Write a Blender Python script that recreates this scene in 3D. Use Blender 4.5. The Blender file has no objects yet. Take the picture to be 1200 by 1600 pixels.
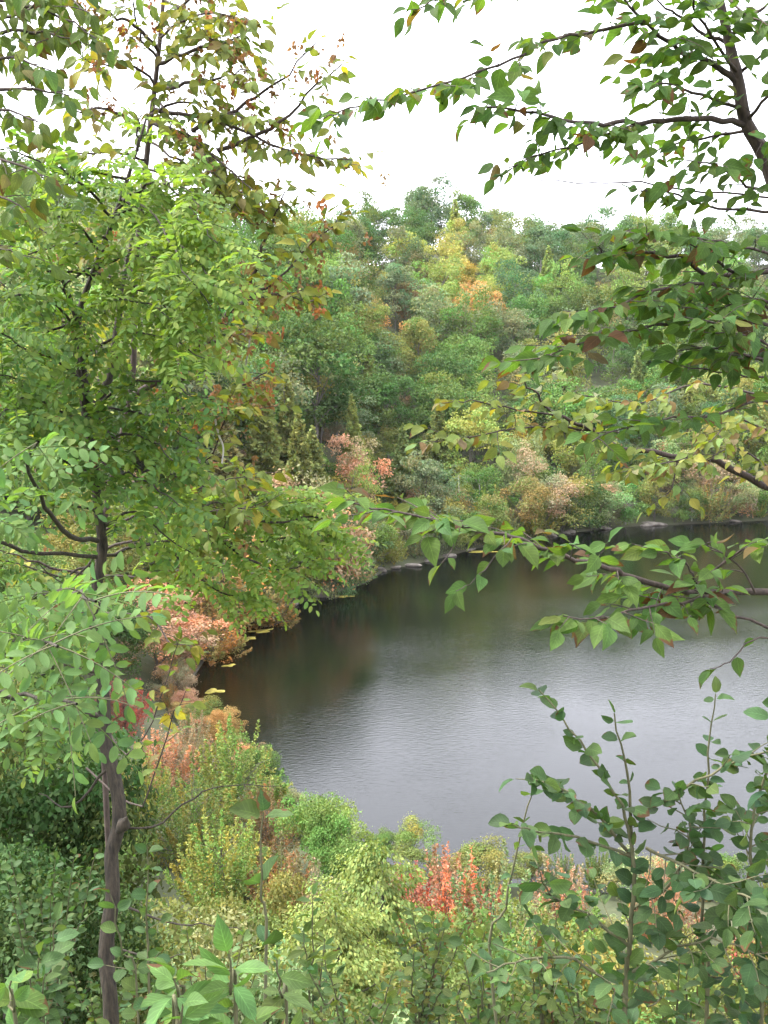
import bpy, math, random
import numpy as np
from collections import defaultdict
from mathutils import Vector, Matrix

rng = np.random.default_rng(7)
random.seed(7)
sc = bpy.context.scene
COL = sc.collection

# ------------------------------------------------------------------ camera
CAM_H = 26.0
PITCH = math.radians(8.0)
FPX = 1605.0
cam_d = bpy.data.cameras.new('camera')
cam_d.sensor_fit = 'VERTICAL'
cam_d.angle = 2 * math.atan(800 / FPX)
cam_d.clip_start = 0.05
cam_d.clip_end = 3000
cam = bpy.data.objects.new('camera', cam_d)
COL.objects.link(cam)
cam.location = (0, 0, CAM_H)
cam.rotation_euler = (math.pi / 2 - PITCH, 0, 0)
sc.camera = cam

# ------------------------------------------------------------------ sky and sun
SUN_EL, SUN_AZ = math.radians(56), math.radians(-80)      # azimuth measured from +Y towards +X
w = bpy.data.worlds.new('World')
sc.world = w
w.use_nodes = True
wn, wl = w.node_tree.nodes, w.node_tree.links
bg = wn['Background']
sky = wn.new('ShaderNodeTexSky')
sky.sky_type = 'NISHITA'
sky.sun_disc = False
sky.sun_elevation = SUN_EL
sky.sun_rotation = SUN_AZ
sky.air_density = 1.0
sky.dust_density = 4.0
sky.ozone_density = 1.0
hs = wn.new('ShaderNodeHueSaturation')
hs.inputs['Saturation'].default_value = 0.22
wl.new(sky.outputs[0], hs.inputs['Color'])
mixc = wn.new('ShaderNodeMix'); mixc.data_type = 'RGBA'
mixc.inputs[0].default_value = 0.6                         # the even cloud sheet over the clear sky
mixc.inputs[7].default_value = (9.35, 9.5, 10.6, 1)
wl.new(hs.outputs[0], mixc.inputs[6])
wl.new(mixc.outputs[2], bg.inputs[0])
bg.inputs[1].default_value = 0.09
sun_d = bpy.data.lights.new('sun', 'SUN')
sun_d.energy = 1.5
sun_d.angle = math.radians(13)
sun_d.color = (1.0, 0.95, 0.86)
sun = bpy.data.objects.new('sun', sun_d)
COL.objects.link(sun)
sv = Vector((math.sin(SUN_AZ) * math.cos(SUN_EL), math.cos(SUN_AZ) * math.cos(SUN_EL), math.sin(SUN_EL)))
sun.rotation_euler = sv.to_track_quat('Z', 'Y').to_euler()
sc.view_settings.view_transform = 'Standard'
sc.view_settings.look = 'None'
sc.view_settings.gamma = 1
sc.view_settings.use_curve_mapping = False
sc.view_settings.exposure = 2.7
sc.render.engine = 'CYCLES'
sc.cycles.use_denoising = True
sc.cycles.max_bounces = 7
sc.cycles.diffuse_bounces = 3
sc.cycles.glossy_bounces = 3
sc.cycles.transmission_bounces = 4
sc.cycles.volume_bounces = 1
sc.cycles.caustics_reflective = False
sc.cycles.caustics_refractive = False
sc.cycles.sample_clamp_indirect = 6

# ------------------------------------------------------------------ pixel <-> world helpers (photo pixels, 1200 x 1600)
FWD = np.array([0, math.cos(PITCH), -math.sin(PITCH)])
UP = np.array([0, math.sin(PITCH), math.cos(PITCH)])
RIGHT = np.array([1.0, 0, 0])
CAMP = np.array([0, 0, CAM_H])
def P(px, py, d):
    return CAMP + d * (FWD + RIGHT * (px - 600) / FPX + UP * (800 - py) / FPX)
def PL(pts, d0=None, d1=None):
    n = len(pts)
    out = []
    for i, p in enumerate(pts):
        d = p[2] if len(p) > 2 else d0 + (d1 - d0) * i / (n - 1)
        out.append(P(p[0], p[1], d))
    return np.array(out)
def G(px, py, z=0.0):
    r = FWD + RIGHT * (px - 600) / FPX + UP * (800 - py) / FPX
    return CAMP + r * ((z - CAM_H) / r[2])
def proj(p):
    v = np.asarray(p) - CAMP
    d = v @ FWD
    return 600 + FPX * (v @ RIGHT) / d, 800 - FPX * (v @ UP) / d, d

# ------------------------------------------------------------------ terrain
SHORE_PX = [(1330, 805), (1200, 813), (1100, 818), (1000, 822), (930, 828), (870, 836), (800, 848), (740, 858), (690, 872),
            (640, 884), (600, 892), (570, 912), (530, 925), (480, 938), (430, 955), (390, 975), (350, 1005), (320, 1030),
            (300, 1060), (290, 1090), (300, 1130), (340, 1160), (390, 1190), (430, 1230), (455, 1270), (500, 1310),
            (590, 1345), (700, 1370), (850, 1385), (1000, 1395), (1200, 1405), (1500, 1390)]
SHORE = np.array([G(*p)[:2] for p in SHORE_PX] + [(62, 62), (92, 100), (98, 150)])
SA = SHORE; SB_ = np.roll(SHORE, -1, 0)
def shore_dist(x, y):
    """signed distance to the shoreline, positive on land"""
    x = np.asarray(x, float); y = np.asarray(y, float)
    sh = x.shape; x = x.ravel()[:, None]; y = y.ravel()[:, None]
    ax, ay, bx, by = SA[:, 0], SA[:, 1], SB_[:, 0], SB_[:, 1]
    dx, dy = bx - ax, by - ay
    t = np.clip(((x - ax) * dx + (y - ay) * dy) / (dx * dx + dy * dy), 0, 1)
    best = np.sqrt(((x - ax - t * dx) ** 2 + (y - ay - t * dy) ** 2).min(1))
    xi = dx * (y - ay) / (dy + 1e-12) + ax
    inside = ((((ay > y) != (by > y)) & (x < xi)).sum(1) % 2) == 1
    return np.where(inside, -best, best).reshape(sh)
def sstep(a, b, v):
    t = np.clip((v - a) / (b - a), 0, 1)
    return t * t * (3 - 2 * t)
def crest_dist(x, y):
    """how far behind the waterline the wooded hill tops out: near on the left, farther on the right"""
    return 84 + (150 - 84) * sstep(-.10, .06, x / np.maximum(y, 20.0))
def height(x, y):
    x = np.asarray(x, float); y = np.asarray(y, float)
    d = shore_dist(x, y)
    near = np.interp(d, [-30, -6, 0, 3, 10, 20, 30, 38, 44, 48, 50, 56, 100, 900], [-7, -2.5, -0.05, .9, 2.2, 5, 10, 16, 20.5, 23.4, 24.4, 24.8, 28, 40])
    dc = crest_dist(x, y); t = d / dc
    hc = 45.5 + (dc - 84) / (150 - 84) * 13.5
    shape = np.interp(t, [0, .012, .05, .35, .75, .95, 1.15, 1.5, 6], [0, .014, .05, .36, .78, .96, 1.0, 1.0, .8])
    far = np.where(d > 0, hc * shape, np.interp(d, [-30, -6, 0], [-7, -2.5, -0.05]))
    k = sstep(45, 95, y + 0.25 * np.abs(x))
    h = near * (1 - k) + far * k
    bump = 0.5 * np.sin(x * .23 + 1.3) * np.cos(y * .19) + .35 * np.sin(x * .51 + y * .43) + .2 * np.sin(x * 1.1 - y * .9)
    fade = sstep(2, 14, d) * sstep(3, 10, np.hypot(x, y))
    big = 2.2 * np.sin(x * .045 + .6) + 1.6 * np.sin(x * .11 + y * .02)
    return h + bump * fade + big * sstep(60, 130, d)

# ------------------------------------------------------------------ materials
def nt(name):
    m = bpy.data.materials.new(name); m.use_nodes = True
    n, l = m.node_tree.nodes, m.node_tree.links
    return m, n, l, n['Principled BSDF'], n['Material Output']
def mixn(n, kind='RGBA', blend='MIX', fac=None):
    x = n.new('ShaderNodeMix'); x.data_type = kind
    if kind == 'RGBA': x.blend_type = blend
    if fac is not None: x.inputs[0].default_value = fac
    return x
def mathn(n, op, a=None, b=None):
    x = n.new('ShaderNodeMath'); x.operation = op
    if a is not None: x.inputs[0].default_value = a
    if b is not None: x.inputs[1].default_value = b
    return x
def leaf_material(name, trans=0.35, rough=0.55, spec=0.35, veins=0.0, brown=0.0, tint=(1.15, 1.2, 0.55)):
    m, n, l, bs, out = nt(name)
    oi = n.new('ShaderNodeObjectInfo')
    at = n.new('ShaderNodeAttribute'); at.attribute_name = 'lc'
    c = mixn(n, blend='MULTIPLY', fac=1.0)
    l.new(oi.outputs['Color'], c.inputs[6]); l.new(at.outputs['Color'], c.inputs[7])
    col = c.outputs[2]
    if veins or brown:
        uv = n.new('ShaderNodeUVMap')
        sp = n.new('ShaderNodeSeparateXYZ'); l.new(uv.outputs[0], sp.inputs[0])
        au = mathn(n, 'ABSOLUTE'); l.new(sp.outputs[0], au.inputs[0])
        # arching side veins
        k = mathn(n, 'MULTIPLY', b=0.33); l.new(au.outputs[0], k.inputs[0])
        s = mathn(n, 'SUBTRACT'); l.new(sp.outputs[1], s.inputs[0]); l.new(k.outputs[0], s.inputs[1])
        f = mathn(n, 'MULTIPLY', b=44.0); l.new(s.outputs[0], f.inputs[0])
        sn = mathn(n, 'SINE'); l.new(f.outputs[0], sn.inputs[0])
        pw = mathn(n, 'SMOOTH_MAX', b=0.55); l.new(sn.outputs[0], pw.inputs[0])
        rib = n.new('ShaderNodeMapRange'); l.new(au.outputs[0], rib.inputs[0])
        rib.inputs[1].default_value = 0.0; rib.inputs[2].default_value = 0.09; rib.inputs[3].default_value = 1; rib.inputs[4].default_value = 0
        vv = mathn(n, 'ADD'); l.new(pw.outputs[0], vv.inputs[0]); l.new(rib.outputs[0], vv.inputs[1])
        light = mixn(n, blend='MULTIPLY', fac=1.0)
        mr = n.new('ShaderNodeMapRange'); l.new(vv.outputs[0], mr.inputs[0])
        mr.inputs[1].default_value = .55; mr.inputs[2].default_value = 1.6; mr.inputs[3].default_value = 1.0 - veins * .25; mr.inputs[4].default_value = 1.0 + veins
        l.new(col, light.inputs[6]); l.new(mr.outputs[0], light.inputs[7])
        col = light.outputs[2]
        # blotches and brown tips
        geo = n.new('ShaderNodeNewGeometry')
        nz = n.new('ShaderNodeTexNoise'); nz.inputs['Scale'].default_value = 26; nz.inputs['Detail'].default_value = 3
        l.new(geo.outputs['Position'], nz.inputs['Vector'])
        bl = mixn(n, blend='MULTIPLY', fac=1.0)
        mr3 = n.new('ShaderNodeMapRange'); l.new(nz.outputs[0], mr3.inputs[0])
        mr3.inputs[1].default_value = .3; mr3.inputs[2].default_value = .7; mr3.inputs[3].default_value = .78; mr3.inputs[4].default_value = 1.22
        l.new(col, bl.inputs[6]); l.new(mr3.outputs[0], bl.inputs[7]); col = bl.outputs[2]
        ra = mathn(n, 'ADD'); l.new(oi.outputs['Random'], ra.inputs[0]); l.new(at.outputs['Alpha'], ra.inputs[1])
        fr = mathn(n, 'FRACT'); l.new(ra.outputs[0], fr.inputs[0])
        e1 = mathn(n, 'MULTIPLY', b=0.30); l.new(sp.outputs[1], e1.inputs[0])
        e2 = mathn(n, 'MULTIPLY', b=0.18); l.new(au.outputs[0], e2.inputs[0])
        e3 = mathn(n, 'ADD'); l.new(e1.outputs[0], e3.inputs[0]); l.new(e2.outputs[0], e3.inputs[1])
        e4 = mathn(n, 'ADD'); l.new(e3.outputs[0], e4.inputs[0]); l.new(nz.outputs[0], e4.inputs[1])
        e5 = mathn(n, 'POWER', b=3.0); l.new(fr.outputs[0], e5.inputs[0])
        e5b = mathn(n, 'MULTIPLY', b=0.42 * brown); l.new(e5.outputs[0], e5b.inputs[0])
        e6 = mathn(n, 'ADD'); l.new(e4.outputs[0], e6.inputs[0]); l.new(e5b.outputs[0], e6.inputs[1])
        st = n.new('ShaderNodeMapRange'); l.new(e6.outputs[0], st.inputs[0])
        st.inputs[1].default_value = 1.03 if brown else 5; st.inputs[2].default_value = 1.09 if brown else 6
        bm = mixn(n); l.new(st.outputs[0], bm.inputs[0]); l.new(col, bm.inputs[6]); bm.inputs[7].default_value = (.095, .048, .022, 1)
        col = bm.outputs[2]
        bp = n.new('ShaderNodeBump'); bp.inputs['Strength'].default_value = 0.35; bp.inputs['Distance'].default_value = 0.002
        l.new(vv.outputs[0], bp.inputs['Height']); l.new(bp.outputs[0], bs.inputs['Normal'])
    l.new(col, bs.inputs['Base Color'])
    bs.inputs['Roughness'].default_value = rough
    bs.inputs['Specular IOR Level'].default_value = spec
    tr = n.new('ShaderNodeBsdfTranslucent')
    tc = mixn(n, blend='MULTIPLY', fac=1.0); l.new(col, tc.inputs[6]); tc.inputs[7].default_value = (*tint, 1)
    l.new(tc.outputs[2], tr.inputs[0])
    ms = n.new('ShaderNodeMixShader'); ms.inputs[0].default_value = trans
    l.new(bs.outputs[0], ms.inputs[1]); l.new(tr.outputs[0], ms.inputs[2]); l.new(ms.outputs[0], out.inputs[0])
    return m
M_FAR = leaf_material('far_foliage', .3, .8, .08, tint=(1.2, 1.25, .7))
M_MID = leaf_material('mid_foliage', .26, .75, .1, tint=(1.3, 1.3, .65))
M_BROAD = leaf_material('broad_leaf', .48, .6, .15, veins=.42, brown=.6, tint=(1.4, 1.4, .5))
M_SHRUB = leaf_material('shrub_leaf', .34, .58, .18, veins=.42, brown=.5, tint=(1.3, 1.4, .5))
M_LEAFLET = leaf_material('locust_leaflet', .48, .6, .14, veins=.12, brown=.22, tint=(1.35, 1.4, .5))
M_OLIVE = leaf_material('olive_leaf', .40, .6, .14, veins=.22, brown=.45, tint=(1.5, 1.4, .45))
M_SEED = leaf_material('seed_bract', .35, .7, .2, tint=(1.3, 1.1, .6))

def bark_material(name, c0, c1, scale=40, bump=.6):
    m, n, l, bs, out = nt(name)
    tc = n.new('ShaderNodeTexCoord')
    mp = n.new('ShaderNodeMapping'); mp.inputs['Scale'].default_value = (1, 1, .16)
    l.new(tc.outputs['Object'], mp.inputs[0])
    nz = n.new('ShaderNodeTexNoise'); nz.inputs['Scale'].default_value = scale; nz.inputs['Detail'].default_value = 6; nz.inputs['Roughness'].default_value = .65
    l.new(mp.outputs[0], nz.inputs['Vector'])
    cr = n.new('ShaderNodeValToRGB')
    cr.color_ramp.elements[0].position = .34; cr.color_ramp.elements[0].color = (*c0, 1)
    cr.color_ramp.elements[1].position = .68; cr.color_ramp.elements[1].color = (*c1, 1)
    l.new(nz.outputs[0], cr.inputs[0]); l.new(cr.outputs[0], bs.inputs['Base Color'])
    bs.inputs['Roughness'].default_value = .85
    bp = n.new('ShaderNodeBump'); bp.inputs['Strength'].default_value = bump; bp.inputs['Distance'].default_value = .01
    l.new(nz.outputs[0], bp.inputs['Height']); l.new(bp.outputs[0], bs.inputs['Normal'])
    return m
M_BARK = bark_material('grey_brown_bark', (.010, .008, .005), (.062, .047, .031), 85, 1.0)
M_TWIG = bark_material('dark_twig_bark', (.022, .015, .012), (.075, .052, .04), 90, .3)
M_PALE = bark_material('pale_bark', (.22, .2, .18), (.5, .47, .43), 6, .2)
M_GREY = bark_material('far_bark', (.06, .05, .042), (.16, .14, .12), 3, .3)
M_STEM = bark_material('green_stem_bark', (.06, .065, .03), (.13, .12, .06), 90, .2)

def ground_material():
    m, n, l, bs, out = nt('forest_floor')
    geo = n.new('ShaderNodeNewGeometry')
    nz = n.new('ShaderNodeTexNoise'); nz.inputs['Scale'].default_value = .35; nz.inputs['Detail'].default_value = 9; nz.inputs['Roughness'].default_value = .7
    l.new(geo.outputs['Position'], nz.inputs['Vector'])
    cr = n.new('ShaderNodeValToRGB'); e = cr.color_ramp.elements
    e[0].position = .3; e[0].color = (.028, .035, .014, 1)
    e[1].position = .72; e[1].color = (.075, .066, .034, 1)
    e.new(.5).color = (.05, .06, .024, 1)
    l.new(nz.outputs[0], cr.inputs[0])
    # bare pale rock and soil along the waterline
    sp = n.new('ShaderNodeSeparateXYZ'); l.new(geo.outputs['Position'], sp.inputs[0])
    nz2 = n.new('ShaderNodeTexNoise'); nz2.inputs['Scale'].default_value = .22; nz2.inputs['Detail'].default_value = 5
    l.new(geo.outputs['Position'], nz2.inputs['Vector'])
    a = mathn(n, 'MULTIPLY', b=1.0); l.new(nz2.outputs[0], a.inputs[0])
    b = mathn(n, 'SUBTRACT'); l.new(a.outputs[0], b.inputs[0]); l.new(sp.outputs[2], b.inputs[1])
    mr = n.new('ShaderNodeMapRange'); l.new(b.outputs[0], mr.inputs[0]); mr.inputs[1].default_value = .15; mr.inputs[2].default_value = .7
    mx = mixn(n); l.new(mr.outputs[0], mx.inputs[0]); l.new(cr.outputs[0], mx.inputs[6]); mx.inputs[7].default_value = (.06, .052, .036, 1)
    l.new(mx.outputs[2], bs.inputs['Base Color'])
    bs.inputs['Roughness'].default_value = .95
    bp = n.new('ShaderNodeBump'); bp.inputs['Strength'].default_value = .8; bp.inputs['Distance'].default_value = .3
    l.new(nz.outputs[0], bp.inputs['Height']); l.new(bp.outputs[0], bs.inputs['Normal'])
    return m
def water_material():
    m, n, l, bs, out = nt('lake_water')
    bs.inputs['Base Color'].default_value = (.0025, .0035, .0025, 1)
    bs.inputs['Roughness'].default_value = .06
    bs.inputs['IOR'].default_value = 1.36
    bs.inputs['Specular IOR Level'].default_value = .5
    geo = n.new('ShaderNodeNewGeometry')
    mp = n.new('ShaderNodeMapping'); mp.inputs['Rotation'].default_value = (0, 0, math.radians(24)); mp.inputs['Scale'].default_value = (.9, 2.6, 1)
    l.new(geo.outputs['Position'], mp.inputs[0])
    n1 = n.new('ShaderNodeTexNoise'); n1.inputs['Scale'].default_value = 1.9; n1.inputs['Detail'].default_value = 4; n1.inputs['Roughness'].default_value = .6; n1.inputs['Distortion'].default_value = .3
    l.new(mp.outputs[0], n1.inputs['Vector'])
    n2 = n.new('ShaderNodeTexNoise'); n2.inputs['Scale'].default_value = .05; n2.inputs['Detail'].default_value = 3
    l.new(geo.outputs['Position'], n2.inputs['Vector'])
    mr = n.new('ShaderNodeMapRange'); l.new(n2.outputs[0], mr.inputs[0])
    mr.inputs[1].default_value = .35; mr.inputs[2].default_value = .65; mr.inputs[3].default_value = .4; mr.inputs[4].default_value = 1.15
    hm = mathn(n, 'MULTIPLY'); l.new(n1.outputs[0], hm.inputs[0]); l.new(mr.outputs[0], hm.inputs[1])
    bp = n.new('ShaderNodeBump'); bp.inputs['Strength'].default_value = 1.0; bp.inputs['Distance'].default_value = .0145
    l.new(hm.outputs[0], bp.inputs['Height']); l.new(bp.outputs[0], bs.inputs['Normal'])
    return m
def simple_noise_mat(name, c0, c1, scale, rough=.9, bump=.4, dist=.05):
    m, n, l, bs, out = nt(name)
    tc = n.new('ShaderNodeNewGeometry')
    nz = n.new('ShaderNodeTexNoise'); nz.inputs['Scale'].default_value = scale; nz.inputs['Detail'].default_value = 6
    l.new(tc.outputs['Position'], nz.inputs['Vector'])
    cr = n.new('ShaderNodeValToRGB')
    cr.color_ramp.elements[0].position = .35; cr.color_ramp.elements[0].color = (*c0, 1)
    cr.color_ramp.elements[1].position = .65; cr.color_ramp.elements[1].color = (*c1, 1)
    l.new(nz.outputs[0], cr.inputs[0]); l.new(cr.outputs[0], bs.inputs['Base Color'])
    bs.inputs['Roughness'].default_value = rough
    bp = n.new('ShaderNodeBump'); bp.inputs['Strength'].default_value = bump; bp.inputs['Distance'].default_value = dist
    l.new(nz.outputs[0], bp.inputs['Height']); l.new(bp.outputs[0], bs.inputs['Normal'])
    return m
M_ROCK = simple_noise_mat('shore_rock', (.07, .06, .05), (.24, .21, .18), 1.2)
M_ALGAE = simple_noise_mat('algae', (.24, .2, .03), (.5, .42, .07), 2.5, .8, .3, .02)

# ------------------------------------------------------------------ mesh helpers
def mesh_from(name, V, F, mat, lc=None, uv=None, smooth=False):
    """V (n,3); F list of faces or an (m,k) array"""
    me = bpy.data.meshes.new(name)
    V = np.ascontiguousarray(V, np.float32)
    if isinstance(F, np.ndarray):
        m, k = F.shape
        li = F.ravel(); ls = np.arange(m) * k
    else:
        li = np.concatenate([np.asarray(f) for f in F]); ln = np.array([len(f) for f in F]); ls = np.concatenate([[0], np.cumsum(ln)[:-1]]); m = len(F)
    me.vertices.add(len(V)); me.vertices.foreach_set('co', V.ravel())
    me.loops.add(len(li)); me.loops.foreach_set('vertex_index', li.astype(np.int32))
    me.polygons.add(m); me.polygons.foreach_set('loop_start', ls.astype(np.int32))
    me.update(calc_edges=True)
    if smooth: me.polygons.foreach_set('use_smooth', np.ones(m, bool))
    if uv is not None:
        u = me.uv_layers.new(name='UVMap')
        u.data.foreach_set('uv', np.ascontiguousarray(uv[li], np.float32).ravel())
    if lc is not None:
        a = me.attributes.new('lc', 'FLOAT_COLOR', 'POINT')
        a.data.foreach_set('color', np.ascontiguousarray(lc, np.float32).ravel())
    me.materials.append(mat)
    return me
def spread(tm, Rm, T, C):
    """repeat template (V,F,UV) with rotations*scale Rm (N,3,3), positions T, colours C (N,4)"""
    V, F, U = tm
    n = len(T)
    W = np.einsum('nij,vj->nvi', Rm, V) + T[:, None, :]
    FF = (F[None] + (np.arange(n) * len(V))[:, None, None]).reshape(-1, F.shape[1])
    return W.reshape(-1, 3), FF, np.tile(U, (n, 1)), np.repeat(C, len(V), 0)
def norm(a):
    return a / np.maximum(np.linalg.norm(a, axis=-1, keepdims=True), 1e-9)
def frames(d, nrm, s):
    """matrices with +Y along d, +Z near nrm, scaled by s"""
    d = norm(d); x = norm(np.cross(d, nrm)); z = np.cross(x, d)
    return np.stack([x, d, z], -1) * s[:, None, None]
def catmull(p, sub=4):
    p = np.asarray(p, float)
    q = np.vstack([2 * p[0] - p[1], p, 2 * p[-1] - p[-2]])
    out = []
    for i in range(1, len(q) - 2):
        for t in np.arange(sub) / sub:
            a, b, c, d = q[i - 1], q[i], q[i + 1], q[i + 2]
            out.append(.5 * ((2 * b) + (-a + c) * t + (2 * a - 5 * b + 4 * c - d) * t * t + (-a + 3 * b - 3 * c + d) * t ** 3))
    out.append(p[-1])
    return np.array(out)
def tube(path, r0, r1, sides=6, wob=0.0, rad=None):
    path = np.asarray(path, float); n = len(path)
    t = norm(np.gradient(path, axis=0))
    ref = np.array([0.13, .31, .94]) if abs(t[0][2]) < .8 else np.array([.93, .2, .1])
    x = norm(np.cross(t, ref)); y = np.cross(t, x)
    r = np.linspace(r0, r1, n) if rad is None else np.asarray(rad)
    a = np.arange(sides) * 2 * math.pi / sides
    rr = r[:, None] * (1 + wob * (rng.random((n, sides)) - .5))
    V = path[:, None] + (np.cos(a)[None, :, None] * x[:, None] + np.sin(a)[None, :, None] * y[:, None]) * rr[..., None]
    V = V.reshape(-1, 3)
    i = np.arange(n - 1)[:, None] * sides; j = np.arange(sides)[None]; k = (j + 1) % sides
    F = np.stack([i + j, i + k, i + sides + k, i + sides + j], -1).reshape(-1, 4)
    return V, F
def join(parts):
    Vs, Fs, o = [], [], 0
    for V, F in parts:
        Vs.append(V); Fs.append(F + o); o += len(V)
    return np.vstack(Vs), np.vstack(Fs)
def new_obj(name, me, parent=None, loc=None, color=None):
    o = bpy.data.objects.new(name, me); COL.objects.link(o)
    if parent is not None: o.parent = parent
    if loc is not None: o.location = loc
    if color is not None: o.color = (*color, 1)
    return o
def tag(o, label, cat, group=None):
    o['label'] = label; o['category'] = cat
    if group: o['group'] = group
    return o

# ------------------------------------------------------------------ setting: ground and lake
def axis(lo, hi, fine_lo, fine_hi, fs, cs):
    a = list(np.arange(fine_lo, fine_hi + 1e-6, fs))
    s = fs; v = fine_lo
    while v > lo: s = min(s * 1.25, cs); v -= s; a.insert(0, v)
    s = fs; v = fine_hi
    while v < hi: s = min(s * 1.25, cs); v += s; a.append(v)
    return np.array(a)
gx = axis(-480, 480, -70, 80, 1.6, 40); gy = axis(-200, 700, -12, 230, 1.6, 40)
XX, YY = np.meshgrid(gx, gy)
ZZ = height(XX, YY)
nx, ny = len(gx), len(gy)
i = np.arange(ny - 1)[:, None] * nx + np.arange(nx - 1)[None]
GF = np.stack([i, i + 1, i + nx + 1, i + nx], -1).reshape(-1, 4)
ground = new_obj('ground', mesh_from('ground', np.stack([XX, YY, ZZ], -1).reshape(-1, 3), GF, ground_material(), smooth=True))
ground['kind'] = 'structure'
lake = new_obj('lake_water', mesh_from('lake_water', np.array([(-70, 30, 0), (120, 30, 0), (120, 230, 0), (-70, 230, 0)]), np.array([[0, 1, 2, 3]]), water_material()))
lake['kind'] = 'structure'
def gz(x, y): return float(height(np.array([x]), np.array([y]))[0])

# ------------------------------------------------------------------ tree prototypes
CARD = (np.array([(0, -.5, 0), (.3, .02, .07), (0, .5, 0), (-.3, .02, .07)]), np.array([[0, 1, 2, 3]]), np.array([(0, 0), (1, .5), (0, 1), (-1, .5)], float))
def rand_dirs(n):
    return norm(rng.normal(size=(n, 3)))
def crown_round(nl, per, card, rx=.36, rz=.42, zc=.58, lob=(.042, .09), flat=1.05, hue=.17):
    """unit-height crown built of big boughs, each carrying many leafy clumps; returns mesh arrays and bough centres"""
    axes = rand_dirs(8); amp = rng.uniform(-.35, .42, 8)
    nb = max(9, nl // 7)
    d = rand_dirs(nb * 3); d = d[d[:, 2] > -.85][:nb]
    out = 1 + (np.clip(d @ axes.T, 0, 1) ** 2 @ amp)
    r = rng.uniform(.3, 1.0, len(d)) ** .5
    B = d * np.array([rx, rx, rz]) * (out * r)[:, None] * .84 + np.array([0, 0, zc])
    br = rng.uniform(.09, .17, len(d))
    T, D, N, S, C = [], [], [], [], []
    for k in range(len(d)):
        bh = rng.normal() * hue; bv = rng.uniform(.86, 1.14)
        nc = max(4, int(nl / nb * rng.uniform(.8, 1.3)))
        cd = rand_dirs(nc * 2); cd = cd[cd[:, 2] > -.6][:nc]
        CL = B[k] + cd * np.array([1.1, 1.1, flat]) * br[k] * rng.uniform(.65, 1.15, (len(cd), 1))
        for c in CL:
            lr = rng.uniform(*lob)
            m = int(per * (lr / np.mean(lob)) ** 2 * rng.uniform(.7, 1.2))
            q = rand_dirs(m); q[:, 2] = np.where(q[:, 2] < -.5, -q[:, 2] * .8, q[:, 2]); q = norm(q)
            far = np.where(rng.random(m) < .1, rng.uniform(1.0, 1.7, m), rng.uniform(.75, 1.05, m))
            pos = c + q * np.array([1.15, 1.15, flat]) * (lr * far)[:, None]
            T.append(pos); N.append(norm(q * 1.1 + np.array([0, 0, .35]) + rng.normal(size=(m, 3)) * .33))
            D.append(rng.normal(size=(m, 3)) + q * .5 - np.array([0, 0, .3])); S.append(card * rng.uniform(.6, 1.35, m))
            v = bv * rng.uniform(.88, 1.12) * rng.uniform(.75, 1.25, m)
            hh = np.clip(bh + rng.normal(size=m) * hue * .5, -.32, .45)
            C.append(np.stack([v * (1 + hh), v, v * (1 - np.abs(hh) * .6), rng.random(m)], -1))
    T, D, N, S, C = map(np.concatenate, (T, D, N, S, C))
    return spread(CARD, frames(D, N, S), T, np.clip(C, .05, 3)), B
def crown_shoots(ns, per, card, rx=.42, hue=.27):
    """loose upright shoots, each feathered with leaves"""
    T, D, N, S, C, E = [], [], [], [], [], []
    for k in range(ns):
        a = rng.random() * 6.283; rr = rx * rng.random() ** .5
        e = np.array([math.cos(a) * rr, math.sin(a) * rr, (1 - .75 * (rr / rx) ** 2.2) * rng.uniform(.55, 1.0)])
        b0 = np.array([e[0] * .25, e[1] * .25, e[2] * rng.uniform(.1, .4)])
        mid = b0 * .5 + e * .5 + np.array([e[0] * .18, e[1] * .18, -.02]) + rng.normal(size=3) * .02
        m = int(per * rng.uniform(.7, 1.3)); t = rng.random(m) ** .75
        ax = ((1 - t) ** 2)[:, None] * b0 + (2 * t * (1 - t))[:, None] * mid + (t ** 2)[:, None] * e
        o = rand_dirs(m)
        pos = ax + o * (rng.uniform(.3, 1, m) * .06 * (1.12 - t * .9))[:, None]
        T.append(pos); N.append(norm(o * .6 + np.array([0, 0, .7]) + rng.normal(size=(m, 3)) * .4)); D.append(o + norm(e - b0) * .7 + rng.normal(size=(m, 3)) * .3)
        S.append(card * rng.uniform(.6, 1.35, m)); h = rng.normal() * hue
        v = rng.uniform(.85, 1.15) * rng.uniform(.75, 1.25, m); hh = np.clip(h + rng.normal(size=m) * hue * .5, -.32, .45)
        C.append(np.stack([v * (1 + hh), v, v * (1 - np.abs(hh) * .6), rng.random(m)], -1)); E.append(mid * .4 + e * .6)
    T, D, N, S, C = map(np.concatenate, (T, D, N, S, C))
    return spread(CARD, frames(D, N, S), T, np.clip(C, .05, 3)), np.array(E)
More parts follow.
